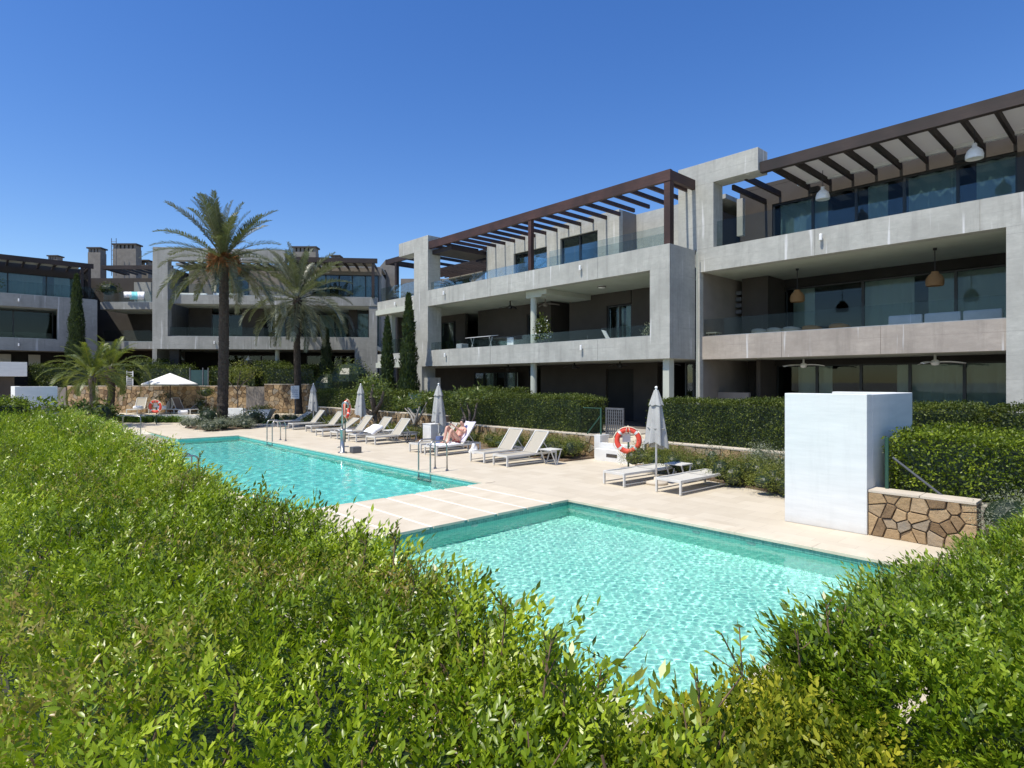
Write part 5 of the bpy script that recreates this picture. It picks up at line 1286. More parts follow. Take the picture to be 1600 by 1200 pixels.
for s_ in (-.28, .28): MB().tube([(-.3, s_, 0), (.3, s_, .45)], .02, 6).build('leg', 'lamp_white', t); MB().tube([(.3, s_, 0), (-.1, s_, .4)], .02, 6).build('leg', 'lamp_white', t)
t = thing('garden_chair', 'carved wooden stool leaning at the left end of the right block balcony', 'stool', (19.9, 10.95, 3.5)); MB().box(-.2, .2, -.2, .2, .62, .66).build('seat', 'sling', t)
for sx in (-.17, .17):
    for sy in (-.17, .17): MB().tube([(sx, sy, 0), (sx * .8, sy * .8, .62)], .02, 6).build('leg', 'sling', t)
# towels over the far link balcony rail
for i, (px, mat, l) in enumerate(((209, 'towel_blue', 'turquoise towel drying over the far balcony rail'), (219, 'towel', 'white striped towel drying beside the turquoise one'), (200, 'towel', 'white cloth hanging at the left of the turquoise towel'))):
    d = 46.6; x, y, _ = fr((px - 800) / 935 * d, d); m = MB()
    for k in range(9): m.v += [(-.33 + .66 * k / 8, .03 * math.sin(k * 1.7), 0), (-.33 + .66 * k / 8, .05 * math.sin(k * 1.3 + 1), -.6 + .15 * (i == 2))]
    for k in range(8): m.f.append((2 * k, 2 * k + 1, 2 * k + 3, 2 * k + 2))
    o = m.build('towel', mat, smooth=True, loc=(x, y, 9.38), rz=VR); o.modifiers.new('thickness', 'SOLIDIFY').thickness = .012; tag(o, l, 'towel')
for i, (px, l) in enumerate(((283, 'white dome lamp under the far frame block, left of the palm trunk'), (348 + 40, 'white dome lamp under the far frame block, right of the palm trunk'))):
    d = 42.2; x, y, _ = fr((px - 800) / 935 * d, d); t = thing('pendant_lamp', l, 'lamp', (x, y, 3.9), 0, 'white lamps far below the frame block'); MB().lathe([(.22, 0), (.1, .16), (.03, .24), (.03, .3)], 12).build('shade', 'lamp_white', t, smooth=True); MB().tube([(0, 0, .29), (0, 0, .71)], .012, 5).build('cord', 'black', t)
for i, (px, z, l) in enumerate(((300, 8.9, 'long white parapet cushions on the upper far balcony, left'), (352, 8.9, 'white balcony seat on the upper far balcony right of the palm trunk'))):
    d = 42.0; x, y, _ = fr((px - 800) / 935 * d, d); t = thing('balcony_sofa', l, 'sofa', (x, y, 8.02), C.rz); MB().box(-.9, .9, -.25, .25, .1, .42).build('seat', 'lamp_white', t, bev=.03); MB().box(-.9, .9, .26, .4, .1, .62).build('backrest', 'lamp_white', t, bev=.03)
# ------------------------------------------------------------------ foreground hedges
def fbm(x, y, s, seed):
    r_ = np.random.default_rng(seed); z = 0; a = 1
    for o in range(4):
        for i in range(3):
            t = r_.uniform(0, 6.28); z = z + a * np.sin((x * np.cos(t) + y * np.sin(t)) * s * 2 ** o * r_.uniform(.8, 1.25) + r_.uniform(0, 6.28))
        a *= .55
    return z / 3
def sprig_field(X, Y, H, tilt, size, hi, tint=None, Lk=4.2, k=12, wr=.36):
    n = len(X); P = np.stack([X, Y, H], 1)
    A = unit(np.stack([tilt[0] + rng.normal(size=n) * .55, tilt[1] + rng.normal(size=n) * .55, np.full(n, .75) + rng.normal(size=n) * .25], 1))
    return twigs(P, A, size * Lk * rng.uniform(.6, 1.3, n), size, k, hi, wr, tint)
def edge(y): return 1.20 - .17 * np.exp(-np.maximum(y - .4, 0) / .45) + .05 * np.clip(y - .5, 0, 12) + .10 * fbm(y * 1.0, y * 0 + 3, 1.3, 4) + .05 * fbm(y, y * 0, 5., 9)
def topA(x, y):
    z = 1.70 - .02 * np.clip(y - 2, 0, 11) + .075 * fbm(x, y, 2.0, 1) + .05 * fbm(x, y, 6, 2)
    xe = (edge(y) - x); z = z - .35 * np.exp(-np.maximum(xe, 0) / .10)
    return z - .3 * np.exp(-np.maximum(x + .05, 0) / .07)
def hedge_core(name, polys, t, mat='leaf_dark'):  # solid dark core added under the leaves, inner shade put into its colour
    m = MB()
    for p, z0, z1 in polys: m.prism(p, z0, z1)
    m.build(name, mat, t)
camxy = np.array([0., 0.])
hA = thing('hedge', 'long loose olive green hedge filling the left foreground along the big pool', 'hedge', (.6, 8, .88)); LA = np.array(hA.location)
hedge_core('dark_filler', [([(.12 - .6, .55 - 8), (1.0 - .6, .55 - 8), (1.15 - .6, 4 - 8), (1.55 - .6, 12 - 8), (1.6 - .6, 19.8 - 8), (.12 - .6, 19.8 - 8)], 0, .44)], hA)
partsA = []; stems = MB()
def fieldA(y0, y1, size, hi, dens, k=12):
    wx = 1.4 + .05 * min(y1, 12); n = int(wx * (y1 - y0) * dens); X = rng.uniform(-.08, wx - .06, n); Y = rng.uniform(y0, y1, n)
    keep = X < edge(Y) + rng.uniform(-.02, .05, n); X, Y = X[keep], Y[keep]
    depth = rng.beta(1.1, 2.0, len(X)) * .38; Z = topA(X, Y) - .05 - depth
    d = np.hypot(X, Y); kk = np.sqrt(X ** 2 + Y ** 2 + (Z - 2.4) ** 2) > .75; X, Y, Z = X[kk], Y[kk], Z[kk]
    tx = .9 * np.exp(-np.maximum(edge(Y) - X, 0) / .2) - .7 * np.exp(-np.maximum(X, 0) / .12)
    ti = np.clip(.5 + .3 * fbm(X, Y, 2.2, 6) + rng.normal(size=len(X)) * .1, 0, 1)
    V, F, T = sprig_field(X, Y, Z, (tx, 0), size, hi, ti, k=k); partsA.append((V - LA, F, T)); return X, Y, Z
fieldA(.35, 2.2, .0245, True, 1550); fieldA(2.2, 4.2, .026, True, 1100); fieldA(4.2, 7.5, .034, False, 620, 11); fieldA(7.5, 12, .045, False, 330, 10); fieldA(12, 20, .06, False, 190, 9)
# the right-hand vertical side of the hedge
n = 9000; Y = rng.uniform(.6, 19, n) ** 1.0; X = edge(Y) + rng.uniform(-.08, .06, n); Z = rng.uniform(.95, 1.6, n)
V, F, T = sprig_field(X, Y, Z, (np.full(n, 1.1), 0), .045, False, k=8); partsA.append((V - LA, F, T))
n = 6500; Y = rng.uniform(.5, 5.5, n); X = edge(Y) + rng.uniform(-.14, .02, n); Z = rng.uniform(1.15, 1.6, n)
V, F, T = sprig_field(X, Y, Z, (np.full(n, .8), 0), .028, False, k=9); partsA.append((V - LA, F, T))
# tall loose shoots on the pool side
def shoots(spots, hgt, size, mat_parts, stem_mb, off, seed, k=14):
    r_ = random.Random(seed)
    for (x, y, z) in spots:
        h = hgt * r_.uniform(.6, 1.2); dx, dy = r_.uniform(-.1, .25) * h * 1.2, r_.uniform(-.25, .25) * h; m = 9
        pts = [(x + dx * (i / m) ** 1.3, y + dy * i / m, z + h * i / m) for i in range(m + 1)]
        stem_mb.tube([tuple(np.array(p) - off) for p in pts], [.0035 * (1 - .6 * i / m) for i in range(m + 1)], 5)
        # leaves up the stem and on two short side shoots
        Pn = np.array([np.array(pts[i // 2 + m // 3 + 0]) if i // 2 + m // 3 <= m else np.array(pts[m]) for i in range(k)])
        q = len(Pn); ang = np.arange(q) * 2.4; D = unit(np.stack([np.cos(ang), np.sin(ang), np.full(q, .75)], 1) + rng.normal(size=(q, 3)) * .2)
        mat_parts.append(tuple([leaves(Pn - off, D, unit(np.stack([-np.cos(ang) * .5, -np.sin(ang) * .5, np.ones(q)], 1)), size * rng.uniform(.7, 1.2, q), .36, True, np.clip(.35 + rng.normal(size=q) * .2, 0, 1))][0]))
        for s_ in range(2):
            i0 = r_.randint(3, 7); P0 = np.array(pts[i0]); Ax = unit(np.array([[r_.uniform(-1, 1), r_.uniform(-1, 1), 1.1]])); L_ = np.array([h * .35])
            mat_parts.append((lambda VFT: (VFT[0] - off, VFT[1], VFT[2]))(twigs(P0[None], Ax, L_, np.array([size]), 7, True, .36, np.array([.4]))))
            stem_mb.tube([tuple(P0 - off), tuple(P0 + Ax[0] * L_[0] - off)], .002, 4)
sp = [(edge(np.array([y]))[0] + rnd.uniform(-.18, .04), y, 1.55 + rnd.uniform(-.05, .1)) for y in [rnd.uniform(.75, 5.5) for _ in range(26)]]
shoots(sp, .15, .026, partsA, stems, LA, 3)
foliage_obj('foliage', partsA, 'leaf_hedge', hA)
# woody stems showing in the gaps
for i in range(160):
    y = rnd.uniform(.5, 4.5); x = rnd.uniform(.05, 1.2); a = rnd.uniform(0, 6.28); l = rnd.uniform(.12, .3)
    stems.tube([(x - LA[0], y - LA[1], 1.35 - LA[2]), (x - LA[0] + .12 * math.cos(a), y - LA[1] + .12 * math.sin(a), 1.35 + l - LA[2])], .003, 4)
tag(stems.build('stems', 'twig_wood', hA), kind='stuff')

hB = thing('hedge', 'dense mid green hedge filling the right foreground in front of the near pool', 'hedge', (4, .1, .88)); LB = np.array(hB.location)
hedge_core('dark_filler', [([(1.85 - 4, -.6), (2.6 - 4, -.6), (2.6 - 4, .5), (1.95 - 4, .5)], 0, .34), ([(2.6 - 4, -.6), (8.5 - 4, -.6), (8.5 - 4, .52), (2.6 - 4, .52)], 0, .2)], hB)
partsB = []; stemsB = MB()
def edgeB(x): return .74 + .07 * fbm(x, x * 0 + 5, 1.5, 14) + .03 * fbm(x, x * 0, 6., 19)
def topB(x, y):
    z = 1.77 - .33 * np.clip((x - 2) / 1.9, 0, 1) - .045 * np.clip(x - 4, 0, 4) + .05 * fbm(x, y, 2.0, 21) + .03 * fbm(x, y, 7, 22)
    z = z - .2 * np.exp(-np.maximum(edgeB(x) - y, 0) / .06) - .2 * np.exp(-np.maximum(x - (1.55 + .35 * y), 0) / .05)
    return z
def fieldB(x0, x1, size, hi, dens, k=12):
    n = int((x1 - x0) * 1.5 * dens); X = rng.uniform(x0, x1, n); Y = rng.uniform(-.65, .9, n)
    keep = (Y < edgeB(X) + rng.uniform(-.02, .05, n)) & (X > 1.52 + .35 * Y) & (X * .676 + Y * .737 > .6) & (Y > -.3 * X - .1 + (X - 1.2) * -.2); X, Y = X[keep], Y[keep]
    Z = topB(X, Y) - .04 - rng.beta(1.2, 2.2, len(X)) * .3
    ty = .9 * np.exp(-np.maximum(edgeB(X) - Y, 0) / .2); txx = -.8 * np.exp(-np.maximum(X - (1.42 + .35 * Y), 0) / .2)
    V, F, T = sprig_field(X, Y, Z, (txx, ty), size, hi, k=k, wr=.40, Lk=3.6); partsB.append((V - LB, F, T))
fieldB(1.3, 2.6, .0215, True, 2200); fieldB(2.6, 4.4, .025, True, 1200)
n = 1500; X = rng.uniform(1.5, 2.5, n); Y = rng.uniform(-.15, .5, n); kb = (X > 1.54 + .35 * Y); X, Y = X[kb], Y[kb]; Z = topB(X, Y) - .14 - rng.random(len(X)) * .12
V, F, T = sprig_field(X, Y, Z, (0, 0), .022, True, k=11, wr=.4, Lk=3.6); partsB.append((V - LB, F, T))
fieldB(4.4, 9, .04, False, 450, 10)
n = 9000; X = 1.65 + 7 * rng.random(n) ** 1.5; Y = edgeB(X) + rng.uniform(-.08, .05, n); Z = .92 + rng.random(n) * np.clip(topB(X, Y * 0 + .6) - 1.05, .1, 1)
V, F, T = sprig_field(X, Y, Z, (0, np.full(n, 1.1)), .035, False, k=8); partsB.append((V - LB, F, T))
n = 1500; Y = rng.uniform(-.1, .75, n); X = 1.54 + .35 * Y + rng.uniform(-.03, .1, n); Z = rng.uniform(1.0, 1.55, n)
V, F, T = sprig_field(X, Y, Z, (np.full(n, -1.1), 0), .024, True, k=10); partsB.append((V - LB, F, T))
spB = [(x, edgeB(np.array([x]))[0] + rnd.uniform(-.15, .03), float(topB(np.array([x]), np.array([.5]))[0]) - .16) for x in [rnd.uniform(1.65, 4.2) for _ in range(34)]]
shoots(spB, .12, .022, partsB, stemsB, LB, 8)
foliage_obj('foliage', partsB, 'leaf_hedge_right', hB); tag(stemsB.build('stems', 'twig_wood', hB), kind='stuff')

# loose sparse shrub joining the two hedges, greyer, the pool showing through it
hC = thing('shrub', 'sparse open shrub with reddish twigs between the two foreground hedges, pool glinting through', 'shrub', (1.3, .8, .88)); LC = np.array(hC.location)
pc = []; sc = MB()
def sparse(spots, h, size, tintm):
    for (x, y) in spots:
        z0 = .9; pts = [(x, y, z0)]; a = rnd.uniform(0, 6.28); H = h * rnd.uniform(.75, 1.12)
        for i in range(1, 8): pts.append((x + .05 * i * math.cos(a) * rnd.uniform(.4, 1.2), y + .05 * i * math.sin(a) * rnd.uniform(.4, 1.2), z0 + H * i / 7))
        sc.tube([tuple(np.array(p) - LC) for p in pts], [.006 - .0006 * i for i in range(8)], 5)
        for i in range(3, 8):
            for q in range(3):
                P0 = np.array(pts[i]); Ax = unit(np.array([[rnd.uniform(-1, 1), rnd.uniform(-1, 1), rnd.uniform(.2, 1.3)]])); L_ = rnd.uniform(.07, .15)
                V, F, T = twigs(P0[None], Ax, np.array([L_]), np.array([size * rnd.uniform(.8, 1.2)]), 8, True, .38, np.array([tintm + rnd.uniform(-.25, .25)])); pc.append((V - LC, F, T))
                sc.tube([tuple(P0 - LC), tuple(P0 + Ax[0] * L_ - LC)], .0018, 4)
sparse([(rnd.uniform(1.02, 1.75), rnd.uniform(.55, 1.15)) for _ in range(34)], .28, .026, .45)
sparse([(rnd.uniform(1.05, 1.6), rnd.uniform(.2, .62)) for _ in range(60)], .46, .027, .5)
sparse([(rnd.uniform(.8, 1.12), rnd.uniform(.35, .95)) for _ in range(34)], .58, .027, .5)
sparse([(1.2, 1.02), (1.22, 1.0)], .78, .027, .5)
foliage_obj('foliage', pc, 'leaf_hedge', hC); tag(sc.build('stems', 'twig_wood', hC), kind='stuff')
hD = thing('hedge', 'low yellow green clipped shrub at the bottom right corner', 'hedge', (1.6, .35, .88)); LD = np.array(hD.location)
hedge_core('dark_filler', [([(-.35, -.35), (.1, -.5), (.1, .2), (-.25, .3)], 0, .28)], hD); pd = []
n = 3600; X = rng.uniform(1.0, 1.8, n); Y = rng.uniform(-.2, .85, n); keep = (X < np.where(Y < .32, 1.78, 1.5 + .33 * Y)) & (X > .95 + .1 * Y) & (X * .676 + Y * .737 > .85); X, Y = X[keep], Y[keep]
Z = 1.57 + .05 * fbm(X, Y, 4, 31) - rng.beta(1.2, 2.2, len(X)) * .25 + np.clip((1.2 - X), -.2, .2) * .3
V, F, T = sprig_field(X, Y, Z, (0, .2), .0225, True, k=11, wr=.42, Lk=3.6); pd.append((V - LD, F, T))
foliage_obj('foliage', pd, 'leaf_yellow', hD)

# ------------------------------------------------------------------ clipped hedges on the terraces
HG = 'clipped hedges on top of the stone walls'
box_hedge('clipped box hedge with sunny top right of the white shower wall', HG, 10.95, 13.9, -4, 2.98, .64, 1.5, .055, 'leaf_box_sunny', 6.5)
box_hedge('long dark clipped hedge between the garden gate and the shower wall', HG, 14.75, 16.1, 2.5, 10.2, .66, 1.85, .05, 'leaf_box', 5.5)
box_hedge('dark clipped hedge behind the sunny one at the right edge of the picture', HG, 15.6, 16.8, -4, 2.4, .66, 1.85, .06, 'leaf_box', 5)
box_hedge('long dark clipped hedge left of the garden gate, behind the reclined loungers', HG, 14.9, 16.3, 12.9, 22.0, .68, 1.86, .055, 'leaf_box', 5)
box_hedge('second clipped hedge set back below the round ground floor column', HG, 16.6, 17.5, 17.9, 21.5, .66, 2.05, .07, 'leaf_box', 5)
box_hedge('far stretch of clipped hedge behind the hanging lifebuoy', HG, 14.95, 16.4, 23.9, 33.0, .9, 1.86, .08, 'leaf_box', 5)
def far_hedge(label, px0, px1, d, z1, z0=2.0, dd=1.2):
    x, y, _ = fr((px0 - 800) / 935 * d, d); L_ = (px1 - px0) / 935 * d
    t = box_hedge(label, 'clipped hedges behind the far terrace', 0, L_, 0, dd, z0, z1, .1, 'leaf_box', 4, loc=(0, 0, z0)); t.location = (x, y, z0); t.rotation_euler = (0, 0, VR)
far_hedge('upper of two stepped far hedges above the open parasol', 205, 272, 40.7, 3.84); far_hedge('lower of two stepped far hedges above the open parasol', 220, 297, 39.5, 3.38, dd=.9)
far_hedge('far hedge just right of the large palm trunk', 362, 400, 39.8, 3.25); far_hedge('far stepped hedge block between the two palms', 394, 446, 40.3, 3.65); far_hedge('far hedge around the smaller tall palm trunk', 414, 492, 39.4, 3.36)
far_hedge('dark far hedge left of the palms behind the garden palm', 44, 198, 39.9, 3.45); far_hedge('far hedge between the screen fence and the large palm trunk', 325, 362, 39.8, 3.25)
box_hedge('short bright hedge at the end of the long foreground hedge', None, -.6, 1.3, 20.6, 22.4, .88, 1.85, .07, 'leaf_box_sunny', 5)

# ------------------------------------------------------------------ shrubs
def shrub(label, loc, lumps, n, size, mat, name='shrub', cat='shrub', group=None, wr=.4, core=.7, low=-.4, spread=.9, jit=.06, stems=0, flowers=None):
    t = thing(name, label, cat, loc, 0, group)
    if core:
        m = MB()
        for l in lumps: m.lathe([(0, -l[5] * core)] + [(l[3] * core * math.sin(math.pi * i / 8), -l[5] * core * math.cos(math.pi * i / 8)) for i in range(1, 8)] + [(0, l[5] * core)], 12, (l[0], l[1], l[2]))
        tag(m.build('dark_filler', 'leaf_dark', t), kind='stuff')  # dark solid lumps added as filler, so gaps between leaves read as shade
    P, Nn = lump_pts(lumps, n, low); P[:, 2] = np.maximum(P[:, 2], .02)
    foliage_obj('foliage', [shell((P, Nn), size, spread, jit, wr)], mat, t)
    if stems:
        m = MB()
        for k in range(stems): l = lumps[k % len(lumps)]; m.tube([(l[0] * .2, l[1] * .2, 0), (l[0] * .7, l[1] * .7, l[2] * .5), (l[0] + rnd.uniform(-.2, .2), l[1] + rnd.uniform(-.2, .2), l[2] + l[5] * .5)], [.03, .02, .01], 6)
        tag(m.build('stems', 'bark', t), kind='stuff')
    if flowers:
        P, Nn = lump_pts(lumps, flowers[1], 0); foliage_obj('flowers', [shell((P + Nn * size * .5, Nn), flowers[2], .4, .02, .9)], flowers[0], t)
    return t
def low_bed(label, poly, h, size, n, mat, group, z0=.05, name='shrub'):
    """ragged low shrub mass made of many small lumps inside a polygon"""
    xs_ = [p[0] for p in poly]; ys_ = [p[1] for p in poly]; cx, cy = sum(xs_) / len(xs_), sum(ys_) / len(ys_); lumps = []
    def inside(x, y):
        c = False
        for i in range(len(poly)):
            (x1, y1), (x2, y2) = poly[i], poly[i - 1]
            if (y1 > y) != (y2 > y) and x < (x2 - x1) * (y - y1) / (y2 - y1) + x1: c = not c
        return c
    r_ = random.Random(len(label)); k = 0
    while k < n and len(lumps) < n:
        x, y = r_.uniform(min(xs_), max(xs_)), r_.uniform(min(ys_), max(ys_)); k += .02
        if inside(x, y): rr = r_.uniform(.25, .45); lumps.append((x - cx, y - cy, h * r_.uniform(.3, .55), rr, rr, h * r_.uniform(.4, .7)))
    return shrub(label, (cx, cy, z0), lumps, int(6.5 * sum(l[3] ** 2 * 6 for l in lumps) / size ** 2 * .5), size, mat, name=name, group=group, core=.55, wr=.3, jit=.07)
SG = 'low shrubs in the beds below the stone walls'
low_bed('low yellow green shrubs between the nearest lifebuoy and the shower wall', [(12.3, 4.7), (13.2, 4.9), (14.2, 8.8), (14.3, 10.1), (13.6, 10.0), (12.7, 7.4)], .6, .045, 42, 'leaf_shrub', SG)
low_bed('greyish green shrubs close to the stone wall right of the closed umbrella', [(13.3, 4.9), (14.3, 4.9), (14.3, 8.0), (14.0, 8.0)], .8, .05, 14, 'leaf_silver', SG)
low_bed('rounded low shrubs left of the white gate pillar, behind the reclined loungers', [(13.3, 12.15), (14.4, 12.3), (14.4, 15.2), (13.4, 15.4)], .62, .05, 18, 'leaf_shrub', SG)
low_bed('low shrubs right behind the sunbather', [(13.6, 15.6), (14.45, 15.6), (14.45, 18.9), (13.9, 18.9)], .52, .055, 14, 'leaf_shrub', SG)
low_bed('low shrubs around the frangipani trees behind the four loungers', [(13.6, 20.0), (14.45, 20.0), (14.45, 26), (13.6, 26)], .42, .065, 22, 'leaf_shrub', SG)
low_bed('low grassy shrubs behind the farthest poolside loungers', [(13.9, 26), (14.5, 26), (14.5, 33), (14.2, 35), (13.4, 35.5)], .55, .08, 24, 'leaf_shrub', SG)
low_bed('silver grey shrubs round the foot of the large palm', [(8.5, 30.9), (10.9, 31.2), (11.1, 34.2), (8.4, 34.4)], .5, .07, 44, 'leaf_silver', SG)
shrub('grey green lavender bush at the end of the stone wall, beside the right foreground hedge', (10.3, 1.15, 0), [(0, 0, .45, .5, .6, .5), (.1, -.7, .45, .5, .6, .45), (.3, .3, .5, .4, .4, .4)], 5200, .045, 'leaf_silver', wr=.2, spread=.6)
shrub('white flowering bush right of the large palm trunk', (11.2, 32.6, 0), [(0, 0, .5, .6, .6, .5), (.5, .4, .4, .5, .5, .4)], 1400, .1, 'leaf_dark', flowers=('petal', 60, .09))
shrub('dark bush at the left foot of the large palm', (9.2, 32.9, 0), [(0, 0, .55, .6, .5, .6), (-.3, -.3, .4, .4, .4, .4)], 1400, .11, 'leaf_dark', wr=.25)
shrub('big round dark shrub between the tall cypresses and the far block', (17.4, 33.6, .8), [(0, 0, 1.6, 1.5, 1.4, 1.4), (-1, .8, 1.2, 1.1, 1, 1.1), (.9, -.6, 1.1, 1, 1, 1)], 5200, .12, 'leaf_box', core=.8)
shrub('dark shrub with white blossom behind the far hedge', (17.0, 34.9, .3), [(0, 0, 1.0, 1.2, 1, 1.1)], 2000, .12, 'leaf_dark', flowers=('petal', 160, .13))
LGx = 'large leaved bushes beyond the long hedge'
for i, (x, y, h, l) in enumerate(((2.3, 24.0, 1.6, 'nearest large leaved bush behind the long hedge'), (3.1, 26.8, 1.5, 'large leaved bush in front of the garden palm'), (3.6, 30.0, 1.5, 'dark large leaved bush left of the handrails'), (2.4, 28.6, 1.7, 'large leaved bush before the far white shower wall'), (4.6, 32.6, 1.5, 'dark bush at the foot of the garden palm'))):
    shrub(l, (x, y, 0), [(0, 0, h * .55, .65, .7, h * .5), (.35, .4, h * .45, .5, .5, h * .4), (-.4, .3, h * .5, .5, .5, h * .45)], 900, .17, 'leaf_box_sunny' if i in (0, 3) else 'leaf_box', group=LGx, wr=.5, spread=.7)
# agave-like rosette by the handrails
t = thing('agave', 'pale grey agave clump beside the beach entry handrails', 'agave', (3.75, 28.0, 0)); 
for k in range(22):
    a = k * 2.4; el = R(25 + 50 * (k % 5) / 4); L_ = .95; m = MB()
    for i in range(6):
        f = i / 5; w = .065 * (1 - f ** 1.6); c_ = Vector((math.cos(a) * L_ * f * math.cos(el), math.sin(a) * L_ * f * math.cos(el), L_ * f * math.sin(el) - .18 * f * f)); s_ = Vector((-math.sin(a), math.cos(a), 0)) * w
        m.v += [tuple(c_ - s_), tuple(c_ + Vector((0, 0, -.02 * (1 - f)))), tuple(c_ + s_)]
    for i in range(5):
        for q in (0, 1): m.f.append((3 * i + q, 3 * i + q + 1, 3 * i + 4 + q, 3 * i + 3 + q))
    m.build('leaf', 'leaf_silver', t, smooth=True)
# strap-leaved lilies along the terrace edge
def straps(label, pts, size, n, mat, seed, group, kind=None):
    r_ = np.random.default_rng(seed); c = np.mean(pts, 0); Vs = []; Ts = []; L5 = 5
    b = pts[r_.integers(0, len(pts), n)] + np.concatenate([r_.normal(size=(n, 2)) * .12, np.zeros((n, 1))], 1) - c
    a = r_.uniform(0, 6.28, n); el = r_.uniform(.5, 1.35, n); L_ = size * r_.uniform(.6, 1.2, n)
    for i in range(L5):
        f = i / (L5 - 1); ctr = b + np.stack([np.cos(a) * np.cos(el) * L_ * f, np.sin(a) * np.cos(el) * L_ * f, np.sin(el) * L_ * f - .45 * L_ * f * f], 1)
        w = .025 * (1.05 - f) * np.ones(n); s_ = np.stack([-np.sin(a) * w, np.cos(a) * w, np.zeros(n)], 1); Vs += [ctr - s_, ctr + s_]
    V = np.stack(Vs, 1).reshape(-1, 3); base = (np.arange(n) * 2 * L5)[:, None, None]
    F = (np.array([[2 * i, 2 * i + 1, 2 * i + 3, 2 * i + 2] for i in range(L5 - 1)])[None] + base).reshape(-1, 4)
    o = link('lily_bed', npmesh('lily_bed', V, F, mat, np.repeat(r_.random(n), 2 * L5)), None, tuple(c)); return tag(o, label, 'plant bed', group, kind)
pts = np.array([fr((px - 800) / 935 * d, d, .02) for px in np.linspace(170, 282, 60) for d in (35.1, 35.45, 35.8)])
straps('strip of bright strap leaved lilies below the far terrace edge', pts, .75, 2600, 'leaf_lily', 3, None, 'stuff')
pts = np.array([fr((px - 800) / 935 * d, d, .02) for px in np.linspace(375, 440, 30) for d in (34.2, 34.9)])
straps('strip of green strap leaves around the white planter', pts, .6, 900, 'leaf_lily', 5, None, 'stuff')

# ------------------------------------------------------------------ cypresses
def cypress(label, x, y, z, h, r_, mat='leaf_cypress', seed=0):
    t = thing('cypress', label, 'cypress tree', (x, y, z), 0, 'slim cypress trees')
    MB().tube([(0, 0, 0), (0, 0, h * .8)], [r_ * .22, .02], 8).build('trunk', 'bark', t)
    prof = lambda f: r_ * (np.clip(f / .12, .55, 1)) * (1 - f) ** .62 * (1 + .12 * np.sin(f * 23 + seed))
    MB().lathe([(0, .15)] + [(float(prof(np.array(i / 14))) * .72, .15 + (h - .3) * i / 14) for i in range(14)] + [(0, h * .97)], 12).build('dark_filler', 'leaf_dark', t)  # added dark filler cone, the shaded inside put into its colour
    n = int(h * r_ * 2600); f = rng.random(n) ** 1.15; a = rng.uniform(0, 6.28, n); rr = prof(f) * rng.uniform(.8, 1.08, n) * (1 + .12 * np.sin(5 * a + f * 30 + seed))
    P = np.stack([rr * np.cos(a), rr * np.sin(a), .1 + f * (h - .1)], 1); D = unit(np.stack([np.cos(a) * .35, np.sin(a) * .35, np.ones(n)], 1) + rng.normal(size=(n, 3)) * .3)
    foliage_obj('foliage', [leaves(P, D, unit(np.stack([np.cos(a), np.sin(a), np.zeros(n)], 1) + rng.normal(size=(n, 3)) * .5), .16 * rng.uniform(.6, 1.4, n), .3)], mat, t)
cypress('tallest slim cypress at the left, in front of the far left block', 5.67, 49.8, 2.0, 7.6, .62, seed=1)
cypress('slimmer brighter cypress, left of the pair at the corner of the middle block', 16.2, 27.2, .66, 5.0, .42, 'leaf_cypress', 2)
cypress('darker cypress touching the corner pier of the middle block', 16.55, 25.75, .66, 6.1, .52, 'leaf_cypress', 3)
cypress('dark cypress between the smaller tall palm and the far block corner', 17.9, 37.9, 1.2, 4.7, .5, 'leaf_dark', 4)

# ------------------------------------------------------------------ palms
def frond_mesh(name, L_, el, droop, mat, pairs=54, wl=.42, seed=0, curl=.0):
    """feather frond in the xz plane growing from the origin at elevation el"""
    r_ = np.random.default_rng(seed); V = []; F = []; T = []
    n = pairs; pos_, dirs = [], []; p = np.array([0., 0, 0]); ang = el
    m = n + 8
    for i in range(m + 1):
        pos_.append(p.copy()); d = np.array([math.cos(ang), 0, math.sin(ang)]); dirs.append(d); p = p + d * L_ / m; ang -= droop / m * (0.35 + 1.6 * (i / m) ** 1.2)
    def addq(a, b, c, d, t): o = len(V); V.extend([a, b, c, d]); F.append([o, o + 1, o + 2, o + 3]); T.extend([t] * 4)
    for i in range(m):   # rachis
        w = .03 * (1 - i / m) + .004; u = np.array([0, w, 0]); addq(pos_[i] - u, pos_[i] + u, pos_[i + 1] + u * .95, pos_[i + 1] - u * .95, .95)
        up = np.cross(dirs[i], [0, 1, 0]) * -w * .6; addq(pos_[i] - up, pos_[i] + up, pos_[i + 1] + up, pos_[i + 1] - up, .9)
    for i in range(7, m):
        f = (i - 7) / (m - 7); ll = wl * L_ / 3.2 * (math.sin(math.pi * min(1, .12 + f * .84)) ** .6) * r_.uniform(.85, 1.1) * (1 if f > .15 else .6)
        d = dirs[i]; up = np.cross([0, 1, 0], d) * -1
        for s_ in (-1, 1):
            q = d * (.55 + .5 * f) + np.array([0, s_, 0]) * .9 + up * (-1) * (-.45 + .1 * r_.normal()) + np.array([0, 0, -.1]); q = q / np.linalg.norm(q) + r_.normal(size=3) * .06
            wv = np.cross(q, up); wv = wv / np.linalg.norm(wv) * .018 * L_ / 3
            a = pos_[i]; b = a + q * ll * .55; c = a + q * ll + np.array([0, 0, -.12 * ll])
            t = float(np.clip(.4 + r_.normal() * .18 + (.25 if f > .8 else 0), 0, 1)); addq(a - wv * .6, a + wv * .6, b + wv, b - wv, t); addq(b - wv, b + wv, c + wv * .15, c - wv * .15, t)
    return npmesh(name, np.array(V), np.array(F), mat, np.array(T))
